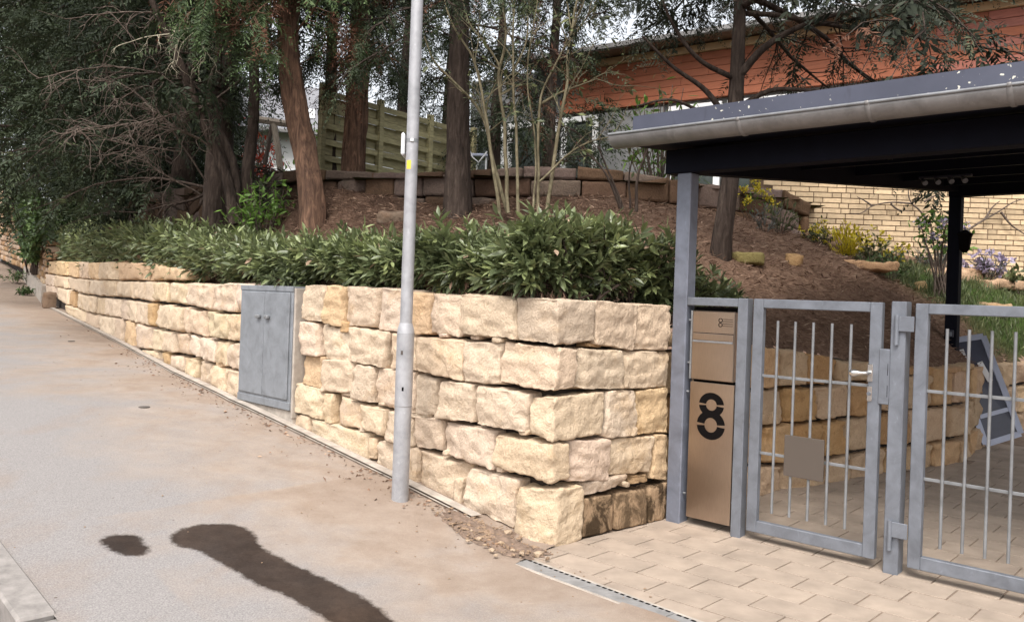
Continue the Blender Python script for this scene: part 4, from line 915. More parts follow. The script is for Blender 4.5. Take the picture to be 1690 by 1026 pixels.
# ------------------------------------------------------------------ gates
def gate(name, label, a0, a1, n_bars, b0, db):
    r = gthing(name, label, 'gate', a0); z0, z1, fw = .055, 1.492, .066
    gbox(r, 'stile', a0, a0 + fw, .0, .045, z0, z1, M['galv'], .004); gbox(r, 'stile', a1 - fw, a1, .0, .045, z0, z1, M['galv'], .004)
    gbox(r, 'top_rail', a0 + fw, a1 - fw, .001, .044, z1 - fw * .85, z1, M['galv'], .004); gbox(r, 'bottom_rail', a0 + fw, a1 - fw, .001, .044, z0, z0 + fw * 1.1, M['galv'], .004)
    for z in (1.02, .545): gbox(r, 'cross_bar', a0 + fw - .01, a1 - fw + .01, .020, .030, z - .009, z + .009, M['galv_light'], .002)
    for i in range(n_bars): a = b0 + i * db; gtube(r, 'bar', [(a, .0115, .19), (a, .0115, 1.362)], .0083, M['galv_light'], 10)
    return r
g1 = gate('garden_gate', 'small grey steel bar gate with round handle beside the letterbox', .578, 1.354, 5, .738, .111)
hs_ = gbox(g1, 'handle_plate', 1.285, 1.315, -.008, 0, 1.045, 1.145, M['chrome'], .004)
gtube(g1, 'handle', [(1.300, -.006, 1.095), (1.300, -.045, 1.095), (1.28, -.055, 1.094)], [.010, .010, .010], M['chrome'], parent=hs_); gtube(g1, 'knob', [(1.285, -.055, 1.094), (1.262, -.055, 1.093), (1.235, -.056, 1.091), (1.212, -.056, 1.088), (1.203, -.056, 1.087)], [.010, .012, .021, .018, .006], M['chrome'], parent=hs_)
kp = gbox(g1, 'lock_plate', 1.286, 1.314, -.008, 0, .935, 1.02, M['chrome'], .004); gtube(g1, 'lock_cylinder', [(1.300, -.008, .978), (1.300, -.016, .978)], .011, M['galv'], parent=kp)
g2 = gate('double_gate', 'wide grey steel bar gate cut by the right edge, leaf of the driveway', 1.529, 4.4, 25, 1.690, .107)
for zt in (1.38, .25):
    gtube(g2, 'hinge_pin', [(1.438, -.012, zt - .12), (1.438, -.012, zt + .045)], .0125, M['galv'], 12); gbox(g2, 'hinge_plate', 1.447, 1.529, -.016, -.006, zt - .045, zt + .040, M['galv'], .003)
gpst = gthing('gate_post', 'square grey steel gate post with lock box between the two gates', 'post', 1.44)
gbox(gpst, 'shaft', 1.402, 1.482, 0.0, .09, -.03, 1.50, M['galv'], .005); lb = gbox(gpst, 'lock_box', 1.346, 1.404, -.004, .05, .925, 1.233, M['galv'], .004)
for z in (1.12, 1.00): gbox(gpst, 'slot', 1.395, 1.3975, -.0055, -.0035, z - .032, z + .032, M['black'], .0003, lb)
sgn = gthing('sign_plate', 'small plain taupe plate fixed on the bars of the small gate', 'sign', .94)
gbox(sgn, 'plate', .812, 1.055, -.006, .0025, .437, .682, M['plate'], .002)
for a in (.85, .96): gbox(sgn, 'clip', a - .01, a + .01, .003, .0235, .54, .55, M['galv'], .001)

# leaning window frame inside
ft = thing('leaning_frame', 'blue-grey aluminium window frame leaning against the wall inside the carport', 'window frame', tuple(at(1655, 725, 8.25)))
TLp, TRp, BLp, BRp = at(1566, 563, 8.50), at(1622, 555, 8.42), at(1626, 733, 8.22), at(1684, 715, 8.12)
ctr = np.array(ft.location)
def barq(p, q, w, th, name, mat, par, nrm):
    d = q - p; L_ = np.linalg.norm(d); d = d / L_; side = np.cross(d, nrm); side /= np.linalg.norm(side); n_ = np.cross(side, d)
    V = [p + side * a * w / 2 + n_ * b * th / 2 + d * c * L_ - ctr for c in (0, 1) for a, b in ((-1, -1), (1, -1), (1, 1), (-1, 1))]
    o = MB().add(V, [(3, 2, 1, 0), (4, 5, 6, 7)] + [(i, (i + 1) % 4, 4 + (i + 1) % 4, 4 + i) for i in range(4)]).build(name, mat, par)
    return o
fn = np.cross(TRp - TLp, BLp - TLp); fn /= np.linalg.norm(fn)
if fn[1] > 0: fn = -fn
for p, q, nme in ((TLp, BLp, 'side_bar'), (TRp, BRp, 'side_bar'), (TLp, TRp, 'top_bar'), (BLp, BRp, 'bottom_bar')): barq(p, q, .055, .05, nme, M['frame_blue'], ft, fn)
V = [p - ctr + fn * .004 for p in (TLp, BLp, BRp, TRp)]; bmx = MB().add(V + [v - fn * .02 for v in V], [(0, 1, 2, 3), (7, 6, 5, 4)]).build('pane', M['frame_dark'], ft)
bil = lambda u, v: (TLp * (1 - u) + TRp * u) * (1 - v) + (BLp * (1 - u) + BRp * u) * v
barq(bil(.25, .1) + fn * .03, bil(.25, .42) + fn * .03, .035, .02, 'handle_strip', M['white_plastic'], ft, fn); barq(bil(.62, .25) + fn * .03, bil(.72, .45) + fn * .03, .05, .01, 'label_strip', M['white_plastic'], ft, fn); barq(bil(.1, .75) + fn * .03, bil(.9, .75) + fn * .03, .04, .02, 'mid_bar', M['frame_blue'], ft, fn)

# ------------------------------------------------------------------ cabinet and lamp post
cb_s0, cb_s1 = 2.86, 3.735; pc = C0 + _seg[0] / _sl[0] * (cb_s0 + cb_s1) / 2; hw = (cb_s1 - cb_s0) / 2
cab = thing('utility_cabinet', 'grey metal two-door utility cabinet set into the sandstone wall', 'cabinet', (pc[0], pc[1], .40), -math.pi / 4)
Z0 = .40
bevbox(-hw, hw, -.03, .26, .465 - Z0, 1.470 - Z0, .006).build('body', M['cabinet'], cab)
bevbox(-hw - .003, hw + .003, -.036, .27, 1.430 - Z0, 1.474 - Z0, .003).build('lid', M['cabinet'], cab)
for s_ in (-1, 1):
    d_ = bevbox(*((-hw + .03, -.004) if s_ < 0 else (.004, hw - .03)), -.044, -.031, .545 - Z0, 1.420 - Z0, .004).build('door', M['cabinet'], cab)
    bevbox(s_ * .075 - .032, s_ * .075 + .032, -.075, -.045, 1.195 - Z0, 1.225 - Z0, .006).build('handle', M['galv_light'], d_)
bevbox(-hw - .003, hw + .003, -.036, .25, .462 - Z0, .525 - Z0, .004).build('base_frame', M['cabinet'], cab)
bevbox(hw + .003, hw + .03, -.02, .2, .40 - Z0, 1.46 - Z0, .004).build('side_trim', M['concrete'], cab)
bevbox(-hw, hw + .02, -.01, .25, -.2, .458 - Z0, .01).build('plinth', M['concrete'], cab)
pp = ground_hit(660, 824); pz = gzs(*pp)
lp_ = thing('lamp_post', 'slim grey steel street lamp post standing on the pavement before the wall', 'lamp post', (pp[0], pp[1], pz))
tube([(0, 0, -.1), (0, 0, .30), (0, 0, .6)], .0545, 24).build('base_tube', M['pole'], lp_, True); tube([(0, 0, .6), (0, 0, .9), (0, 0, 1.06)], .0560, 24).build('door_section', M['pole'], lp_, True)
tube([(0, 0, 1.061), (0, 0, 1.09), (0, 0, 1.13)], [.0562, .053, .0405], 24).build('collar', M['pole'], lp_, True)
tube([(0, 0, 1.13), (0, 0, 3.0), (0, 0, 5.2)], [.0400, .0385, .035], 24).build('shaft', M['pole'], lp_, True)
tube([(0, 0, .598), (0, 0, .603)], .0566, 24).build('seam', M['drain'], lp_); 
bevbox(-.006, .006, -.0575, -.0535, .70, .725, .001).build('keyhole', M['black'], lp_); bevbox(-.020, -.006, -.0575, -.052, .93, .955, .001).build('lock', M['iron'], lp_)
zc = at(680, 233, pp[1])[2] - pz
cl_ = tube([(0, 0, zc - .012), (0, 0, zc + .012)], .0405, 24).build('clamp', M['galv_light'], lp_, True); bevbox(-.008, .014, -.048, -.038, zc - .01, zc + .01, .002).build('clamp_bolt', M['chrome'], cl_)
zs_ = at(668, 238, pp[1])[2] - pz; bevbox(-.068, -.045, -.035, .16, zs_ - .075, zs_ + .07, .01).build('sign_back', M['white_plastic'], lp_)
zy = at(675, 273, pp[1])[2] - pz; ph = np.linspace(-2.3, -1.55, 8); rr_ = .0404
V = [(rr_ * math.cos(a), rr_ * math.sin(a), zy - .028) for a in ph] + [(rr_ * math.cos(a), rr_ * math.sin(a), zy + .028) for a in ph]
MB().add(V, [(i, i + 1, 9 + i, 8 + i) for i in range(7)]).build('sticker', M['sticker'], lp_)
hd = tube([(0, 0, 5.2), (0, -.1, 5.42), (0, -.5, 5.5)], [.03, .028, .025], 10).build('bracket_arm', M['pole'], lp_, True); bevbox(-.09, .09, -1.05, -.45, 5.45, 5.55, .03).build('lamp_head', M['galv'], lp_)

# ------------------------------------------------------------------ house, brick wall, fence, neighbours
HD = np.array((.82, -.572)); HD /= np.linalg.norm(HD); H0 = np.array((1.54, 16.1)); HN = np.array((HD[1], -HD[0]))   # HN faces the street
if HN[1] > 0: HN = -HN
hs2 = thing('house', 'modern house with orange timber cladding and white framed windows behind the trees', 'house', (H0[0], H0[1], 2.8), math.atan2(HD[1], HD[0]))
def hbox(name, x0, x1, y0, y1, z0, z1, mat, b=.004, parent=None): return bevbox(x0, x1, y0, y1, z0 - 2.8, z1 - 2.8, b).build(name, mat, parent or hs2)
# local x runs along the facade to the right, local y into the house
hbox('wall', -3.2, 11.5, .12, 7.0, 2.7, 5.98, M['house_grey'])
for r_ in range(6):
    z = 5.06 + r_ * .135; x = -.75 - rnd.random() * .2
    while x < 11.4:
        l = rnd.choice((1.8, 2.4, 3.0)); x1 = min(11.5, x + l)
        bevbox(x + .002, x1 - .002, -.0 - .004 * (r_ % 2), .119, z - 2.8, z + .129 - 2.8, .003).build('plank', M['cladding_red'] if x > 5.2 else M['cladding'], hs2); x = x1
hbox('soffit_board', -.9, 11.6, -.06, .118, 5.875, 6.0, M['fascia_wood'])
rf = hbox('roof', -1.6, 12, -.45, 7.6, 6.03, 6.14, M['roof_edge']); hbox('roof_gutter', -1.6, 12, -.55, -.46, 6.01, 6.12, M['zinc'], .02, rf)
wins = [(-3.0, -2.2), (-2.15, -.95), (-.85, -.05), (.02, 1.3), (1.4, 2.4), (2.5, 3.6), (3.7, 4.8), (4.9, 6.2), (6.3, 7.6)]
for i, (x0, x1) in enumerate(wins):
    if i in (3,): hbox('panel', x0, x1, .05, .119, 2.85, 5.0, M['house_grey']); continue
    w = hbox('window', x0, x1, .06, .118, 3.0, 4.98, M['glass']); f_ = .11
    for (a0, a1, c0, c1) in ((x0, x0 + f_, 3.0, 4.98), (x1 - f_, x1, 3.0, 4.98), (x0 + f_, x1 - f_, 3.0, 3.0 + f_), (x0 + f_, x1 - f_, 4.98 - f_, 4.98)): hbox('frame', a0, a1, .02, .075, c0, c1, M['white'], .004, w)
    hbox('sill', x0 - .03, x1 + .03, -.05, .05, 2.93, 2.99, M['white'], .004, w)
bw = thing('brick_wall', 'yellow brick house plinth wall behind the planted slope on the right', 'wall', (3.45, 12.05, 1.7))
BL_, BH_, bx0, bx1, bz0, bz1 = .262, .0735, 3.45, 10.2, 1.62, 3.45
bevbox(0.0, bx1 - bx0, .012, .5, 0, bz1 - 1.7 + .02, .002).build('mortar_bed', M['mortar'], bw)
bm_ = bevbox(.004, BL_ - .008, 0, .06, .004, BH_ - .008, .002).mesh('brick', M['brick']); bmh = bevbox(.004, BL_ * .5 - .008, 0, .06, .004, BH_ - .008, .002).mesh('brick', M['brick']); rest = MB(); nb = 0
cand = []
for r_ in range(int((bz1 - bz0) / BH_)):
    x = bx0 - (0, .5, .25, .75, .5, .1)[r_ % 6] * BL_; z = bz0 + r_ * BH_
    while x < bx1 - .05:
        half = rnd.random() < .16; l = BL_ * (.5 if half else 1)
        if x >= bx0 - .01:
            vis = gz(x, 11.9) < z + .08 and x < 7.6; cand.append((0 if vis and z < 3.22 else 1, x, z, half))
        x += l
cand.sort(key=lambda c: c[0])
for (v_, x, z, half) in cand:
    if nb < 300 and v_ == 0:
        o = bpy.data.objects.new('brick', bmh if half else bm_); COL.objects.link(o); o.parent = bw; o.location = (x - bx0, rnd.gauss(0, .0015), z - 1.7); nb += 1
    else: bevbox(x - bx0 + .004, x - bx0 + BL_ * (.5 if half else 1) - .004, 0, .06, z - 1.7 + .004, z - 1.7 + BH_ - .005, .003, rest)
tag(rest.build('bricks', M['brick'], bw), kind='stuff')
bevbox(-.05, bx1 - bx0, -.06, .55, bz1 - 1.7 + .03, bz1 - 1.7 + .10, .01).build('coping', M['concrete'], bw)

def vine(name, label, paths, Y, r0):
    m_ = MB()
    for P in paths:
        q = [at(x, y, Y) for x, y in P]; q = smooth_path(q, 26); q[:, 1] += .008 * vnoise(q, 8, 3); tube(q, np.linspace(r0, r0 * .3, 26), 6, m_)
    o = m_.build(name, M['twig'], smooth=True); tag(o, label, 'vine'); return o
vine('bare_vine', 'bare climbing stems spreading over the brick wall left of rear post', [[(1530, 362), (1515, 345), (1505, 336), (1500, 325), (1502, 300)], [(1505, 336), (1470, 334), (1440, 340), (1420, 352), (1400, 352)], [(1505, 336), (1515, 325), (1525, 308)], [(1440, 340), (1425, 330), (1415, 325)], [(1525, 333), (1545, 322), (1560, 318)], [(1470, 336), (1480, 345), (1500, 348)]], 11.97, .016)
vine('bare_vine', 'bare climbing stem arching up the brick wall right of rear post', [[(1592, 383), (1620, 365), (1650, 348), (1670, 335), (1700, 325)], [(1652, 350), (1668, 370), (1700, 392)], [(1625, 362), (1640, 340), (1650, 332)]], 11.97, .018)

fe = thing('slat_fence', 'mossy wooden slat fence on the terrace behind the lamp post', 'fence', (-2.6, 12.2, 2.9))
FA, FB = np.array((-2.85, 12.3)), np.array((-.80, 15.2)); fd = (FB - FA); fl_ = np.linalg.norm(fd); fd /= fl_; fr_ = math.atan2(fd[1], fd[0])
for pnl in range(3):
    x0 = pnl * fl_ / 3; x1 = x0 + fl_ / 3
    for k in range(13):
        z = 2.86 + k * .118 - (.012 if k % 2 else 0); dz = .142 if k % 2 else .088; yo = .035 if k % 2 else -.025
        M4 = Matrix.Translation((*(FA + fd * x0), 0)) @ Matrix.Rotation(fr_, 4, 'Z')
        m_ = bevbox(.05, x1 - x0 - .0, yo, yo + .020, z, z + dz, .004, None, M4)
        o = m_.build('slat', M['fence'], fe); o.matrix_parent_inverse = Matrix.Translation(-Vector(fe.location))
for k in range(4):
    M4 = Matrix.Translation((*(FA + fd * k * fl_ / 3), 0)) @ Matrix.Rotation(fr_, 4, 'Z'); o = bevbox(-.045, .045, -.06, .03, 2.8, 4.45, .005, None, M4).build('post', M['fence'], fe); o.matrix_parent_inverse = Matrix.Translation(-Vector(fe.location))

nh = thing('neighbour_house', 'white rendered neighbour house with grey tiled roof far behind the trees', 'house', (-9.0, 26, 2.6), .25)
bevbox(-1.2, 3.0, 0, 6, 0, 3.75, .01).build('wall', M['plaster'], nh)
o = MB().add([(-1.6, -.5, 3.7), (3.4, -.5, 3.7), (3.4, 3, 5.9), (-1.6, 3, 5.9), (3.4, 6.5, 3.7), (-1.6, 6.5, 3.7)], [(0, 1, 2, 3), (3, 2, 4, 5)], [(0, 3, 5), (1, 4, 2)]).build('roof', M['slate'], nh)
bevbox(-1.6, 3.4, -.58, -.48, 3.62, 3.74, .02).build('gutter', M['zinc'], nh)
sk_ = MB().add([(2.0, .42, 4.32), (2.7, .42, 4.32), (2.7, 1.1, 4.75), (2.0, 1.1, 4.75)], [(0, 1, 2, 3)]).build('skylight', M['white'], o)
for x in (-.6, 1.4): wdw = bevbox(x, x + 1.0, -.03, .02, 1.2, 2.5, .01).build('window', M['glass'], nh); bevbox(x - .08, x + 1.08, -.05, -.001, 2.51, 2.6, .01).build('frame', M['white'], wdw)
tf = thing('timber_frame', 'pale and dark leaning timber props carrying a short beam left of the stringy-barked trunk', 'timber frame', tuple(at(455, 300, 14)))
c_ = np.array(tf.location)
for pth, mt, r in (([(452, 205), (458, 240), (464, 290), (468, 310)], 'timber', .055), ([(449, 205), (443, 240), (437, 272)], 'timber_dark', .035)):
    tube([at(x, y, 14) - c_ for x, y in pth], r, 6).build('prop', M[mt], tf)
tube([at(425, 197, 14) - c_, at(482, 206, 14) - c_], .06, 6).build('beam', M['timber'], tf)
wc = thing('garden_chair', 'thin pale metal frame of a garden chair on the terrace wall beside dark trunk', 'chair', tuple(at(785, 272, 10.6)))
c_ = np.array(wc.location)
tube([at(x, y, 10.6) - c_ for x, y in ((772, 230), (774, 245), (780, 260), (790, 268), (798, 258), (804, 250))], .010, 6).build('frame', M['white_plastic'], wc, True); p_ = at(788, 258, 10.8) - c_
bevbox(p_[0] - .13, p_[0] + .13, p_[1], p_[1] + .35, p_[2], p_[2] + .04, .01).build('seat', M['frame_blue'], wc)
for dx_ in (-.11, .11): tube([p_ + np.array((dx_, .05, 0)), p_ + np.array((dx_, .05, -.25))], .012, 6).build('leg', M['white_plastic'], wc)

# ------------------------------------------------------------------ foliage tools
def norm(a): return a / (np.linalg.norm(a, axis=-1, keepdims=True) + 1e-9)
def frames(D, rg, roll=None):
    D = norm(D); up = np.where(np.abs(D[:, 2:3]) > .95, np.array((1.0, 0, 0)), np.array((0, 0, 1.0))); S = norm(np.cross(D, up)); U = np.cross(S, D)
    if roll is not None: c, s = np.cos(roll)[:, None], np.sin(roll)[:, None]; S, U = S * c + U * s, U * c - S * s
    return D, S, U
LEAF = np.array([(0, 0, 0), (.32, .145, .0), (.68, .13, -.035), (1, 0, -.13), (.68, -.13, -.035), (.32, -.145, 0), (.32, 0, -.035), (.68, 0, -.075)])
LEAFQ = [(6, 7, 2, 1), (5, 4, 7, 6)]; LEAFT = [(0, 6, 1), (7, 3, 2), (0, 5, 6), (7, 4, 3)]
def leaves(mb, P, D, size, rg, tint, width=1.0, roll=None):
    n = len(P); D, S, U = frames(D, rg, rg.normal(0, .5, n) if roll is None else roll); size = np.broadcast_to(size, (n,))[:, None, None]
    T = LEAF * np.array((1, width, 1)); V = P[:, None] + size * (T[None, :, 0:1] * D[:, None] + T[None, :, 1:2] * S[:, None] + T[None, :, 2:3] * U[:, None])
    b = (np.arange(n) * 8)[:, None, None]; mb.add(V.reshape(-1, 3), (np.array(LEAFQ)[None] + b).reshape(-1, 4), (np.array(LEAFT)[None] + b).reshape(-1, 3), np.repeat(np.broadcast_to(tint, (n,)), 8))
def quads(mb, P, D, size, rg, tint, width=.45):       # simple pointed leaf of two triangles folded along the rib
    n = len(P); D, S, U = frames(D, rg, rg.uniform(-1.2, 1.2, n)); size = np.broadcast_to(size, (n,))[:, None]; w = size * width * .5
    V = np.stack([P, P + D * size * .5 + S * w + U * w * .35, P + D * size, P + D * size * .5 - S * w + U * w * .35], 1); b = (np.arange(n) * 4)[:, None]
    mb.add(V.reshape(-1, 3), np.array((0, 1, 2, 3))[None] + b, None, np.repeat(np.broadcast_to(tint, (n,)), 4))
def fronds(mb, P, D, length, rg, tint, nl=7, droop=.35, spread=.45, lw=.055, tmin=.05, ang=.75):
    """feathery sprays: leaflets in two rows along a drooping axis"""
    n = len(P); D, S, U = frames(D, rg, rg.normal(0, .6, n)); L = np.broadcast_to(length, (n,))
    t = np.repeat(np.linspace(tmin, .97, nl), 2); sg = np.tile((1.0, -1.0), nl); k = 2 * nl
    t = t[None] + rg.normal(0, .03, (n, k)); Lc = L[:, None, None]
    down = np.array((0, 0, -1.0)); ax = P[:, None] + Lc * (t[..., None] * D[:, None] + (droop * t ** 2)[..., None] * down)
    tl = norm(D[:, None] + 2 * droop * t[..., None] * down)
    ll = Lc * spread * (1.05 - t[..., None] * .8) * rg.uniform(.7, 1.25, (n, k, 1))
    dr = norm(tl * ang + S[:, None] * sg[None, :, None] * .9 + U[:, None] * rg.normal(0, .28, (n, k, 1)) + down * .22)
    wd = norm(np.cross(dr, U[:, None] + rg.normal(0, .35, (n, k, 3)))) * (L[:, None, None] * lw)
    tip = ax + dr * ll; midp = ax + dr * ll * .5
    V = np.stack([ax, midp + wd, tip, midp - wd], 2).reshape(-1, 3); b = (np.arange(n * k) * 4)[:, None]
    tt = np.repeat(np.clip(np.broadcast_to(tint, (n,)), 0, 1), k) ; mb.add(V, np.array((0, 1, 2, 3))[None] + b, None, np.repeat(tt, 4))
def walk(rg, p, d, L, n, bend=.15, grav=0.0):
    P = [np.array(p, float)]; d = np.array(d, float); d /= np.linalg.norm(d)
    for i in range(n): d = d + rg.normal(0, bend, 3) + np.array((0, 0, grav)); d /= np.linalg.norm(d); P.append(P[-1] + d * L / n)
    return np.array(P), d
def along(P, t):
    x = np.asarray(t) * (len(P) - 1); i = np.clip(x.astype(int), 0, len(P) - 2); f = (x - i)[:, None]; return P[i] * (1 - f) + P[i + 1] * f, norm(P[i + 1] - P[i])

def conifer(name, label, base, trunk, r0, spec, mats, seed, group=None, extra=None):
    """trunk: path points; spec: dict of branch and frond numbers"""
    rg = np.random.default_rng(seed); root = thing(name, label, 'tree', tuple(base), 0, group); B = np.array(base)
    T = smooth_path(np.array(trunk), 26); h = np.linspace(0, 1, 26); rad = r0 * (1 - spec.get('tp', .72) * h) * (1 + spec.get('flare', .3) * np.exp(-h * 26 * .45))
    tube(T - B, rad, 14, wob=spec.get('wob', .08), seed=seed).build('trunk', mats[0], root, True)
    br = MB(); fo = MB(); de = MB()
    if spec.get('strands'):
        sm_ = MB()
        for k in range(spec['strands']):
            a0 = rg.uniform(0, 6.28); tw_ = rg.normal(0, 1.3); i0 = rg.integers(0, 6); i1 = rg.integers(12, 25); hh = np.arange(i0, i1); an = a0 + tw_ * hh / 25 + .25 * np.sin(hh * .9 + k)
            tube(np.c_[T[hh, 0] + np.cos(an) * rad[hh] * .93, T[hh, 1] + np.sin(an) * rad[hh] * .93, T[hh, 2]] - B, rad[hh] * rg.uniform(.08, .20) * np.sin(np.linspace(.25, 2.9, len(hh))), 6, sm_, wob=.15, seed=k)
        tag(sm_.build('bark_strands', mats[0], root, True), kind='stuff')
    nb = spec['nb']; hz = rg.uniform(spec['h0'], spec['h1'], nb); ztop = T[-1, 2]
    for i in range(nb):
        f = hz[i]; p, _ = along(T, np.array([f])); p = p[0]
        az = rg.uniform(*spec.get('az', (0, 6.28))); L = spec['len'] * (1 - spec.get('taper', .55) * (f - spec['h0']) / max(.01, 1 - spec['h0'])) * rg.uniform(.6, 1.15)
        if 'side' in spec: L *= spec['side'](az)
        el = rg.uniform(*spec.get('el', (-.1, .35))); d = np.array((math.cos(az) * math.cos(el), math.sin(az) * math.cos(el), math.sin(el)))
        P, _ = walk(rg, p, d, L, 9, .10, spec.get('grav', -.04)); tube(P - B, np.linspace(max(.010, L * spec.get('bw', .010)), .004, 10), 5, br, cap=False)
        live = rg.random() > spec.get('bare', 0)
        ns = int(spec['ns'] * L / spec['len']) + 3
        for _k in range(ns):
            t = rg.uniform(.22, 1.0); q, dd = along(P, np.array([t])); q, dd = q[0], dd[0]; side = np.cross(dd, (0, 0, 1)); side /= np.linalg.norm(side) + 1e-6
            d2 = dd * rg.uniform(.3, .9) + side * rg.choice((-1, 1)) * rg.uniform(.4, 1.0) + np.array((0, 0, rg.normal(spec.get('d2z', -.1), .25)))
            L2 = L * rg.uniform(.14, .34) * (1.15 - t * .5); P2, _ = walk(rg, q, d2, L2, 5, .16, spec.get('grav2', -.08)); tube(P2 - B, np.linspace(.008, .0025, 6), 4, br, cap=False)
            m = int(spec['nf'] * rg.uniform(.6, 1.4)); tt = rg.uniform(.15, 1.0, m); q2, d3 = along(P2, tt)
            dirs = d3 * .7 + rg.normal(0, .55, (m, 3)) + np.array((0, 0, spec.get('fz', -.15)))
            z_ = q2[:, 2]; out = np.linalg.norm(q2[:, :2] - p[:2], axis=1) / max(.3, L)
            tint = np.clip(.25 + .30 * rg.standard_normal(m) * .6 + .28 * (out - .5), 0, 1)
            dead = (not live) or rg.random() < spec.get('deadp', 0)
            if dead and spec.get('dead_empty') and rg.random() < spec['dead_empty']: continue
            fine = rg.random() < spec.get('fine', 1.0); kf = 1.0 if fine else 1.25
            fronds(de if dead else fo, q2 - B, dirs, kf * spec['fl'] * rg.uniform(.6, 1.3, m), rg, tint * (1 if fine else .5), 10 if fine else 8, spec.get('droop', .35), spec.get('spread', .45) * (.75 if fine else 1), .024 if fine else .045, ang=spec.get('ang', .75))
    if 'fill' in spec:
        nfl, frx, fz0, fz1 = spec['fill']; f_ = rg.random(nfl); hh = fz0 + (fz1 - fz0) * f_; q, _t = along(T, np.clip(hh, 0, 1)); rr_ = frx * np.sqrt(rg.random(nfl)) * (1.1 - .5 * f_); az_ = rg.uniform(0, 6.28, nfl)
        P_ = q + np.c_[np.cos(az_) * rr_, np.sin(az_) * rr_, rg.normal(0, .25, nfl)] + np.array((*spec.get('foff', (0, 0)), 0)); lump = vnoise(P_, .9, seed + 3); P_ = P_[lump > spec.get('lump', -.15)]; m = len(P_)
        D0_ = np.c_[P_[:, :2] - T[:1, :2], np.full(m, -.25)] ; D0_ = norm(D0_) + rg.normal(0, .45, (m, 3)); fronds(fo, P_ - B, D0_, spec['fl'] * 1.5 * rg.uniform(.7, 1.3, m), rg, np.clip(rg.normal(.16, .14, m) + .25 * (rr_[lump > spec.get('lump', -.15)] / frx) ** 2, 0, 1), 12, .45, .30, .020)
    tag(br.build('branches', spec.get('bmat', mats[0]), root, True), kind='stuff')
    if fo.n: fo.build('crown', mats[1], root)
    if de.n: de.build('dead_fronds', M['dead'], root)
    if extra: extra(root, B, rg)
    return root
def twigs(root, B, rg, starts, mat, name, n2=7, L2=.35, r=.008, grav=-.06):
    m_ = MB()
    for P, r_ in starts:
        P = smooth_path(P, 22); P = P + .015 * np.c_[vnoise(P, 6, 1), vnoise(P, 6, 2), vnoise(P, 6, 3)]; tube(P - B, np.linspace(r_, r_ * .35, 22), 6, m_, cap=False)
        for _ in range(n2):
            q, d = along(P, np.array([rg.uniform(.25, 1)])); dd = d[0] + rg.normal(0, .7, 3); Q_, d_e = walk(rg, q[0], dd, L2 * rg.uniform(.4, 1.2), 7, .28, grav); tube(Q_ - B, np.linspace(r_ * .5, r_ * .15, 8), 4, m_, cap=False)
            for _k in range(2):
                q3, d3 = along(Q_, np.array([rg.uniform(.3, .9)])); Q3, _ = walk(rg, q3[0], d3[0] + rg.normal(0, .6, 3), L2 * rg.uniform(.25, .6), 5, .3, grav); tube(Q3 - B, np.linspace(r_ * .3, r_ * .1, 6), 3, m_, cap=False)
    return m_.build(name, mat, root, True)
def gpt(px, py, Y):                                   # foot of a plant: ground height below the point seen at (px, py)
    p = at(px, py, Y); return np.array((p[0], p[1], gz(p[0], p[1]) - .25))

# ------------------------------------------------------------------ laurel hedge
def hedge_line(s):
    if s < 0:                                        # round the corner behind the return wall
        k = -s; c = np.array((.42, 5.50)); return c + np.array((.66, .75)) / 1.0 * k, np.array((.69, .72))
    p, nr = lp_at(s); q = p + nr * .70
    w = np.clip(s / .9, 0, 1); return q * w + np.array((.42, 5.50)) * (1 - w), nr
hg = thing('laurel_hedge', 'long dense cherry laurel hedge with glossy narrow leaves on top of the wall', 'hedge', (-.1, 5.9, 1.35)); HB = np.array(hg.location); rg = np.random.default_rng(77)
htop = lambda s: np.interp(s, (-1.9, -1.2, -.6, .0, .5, 1, 2, 3, 4, 5, 7, 10, 14, 18), (1.45, 1.64, 1.77, 1.79, 1.77, 1.76, 1.75, 1.74, 1.76, 1.84, 2.02, 2.22, 2.42, 2.60))
SP = []; SD = []; SL = []; ST = []; hstem = MB()
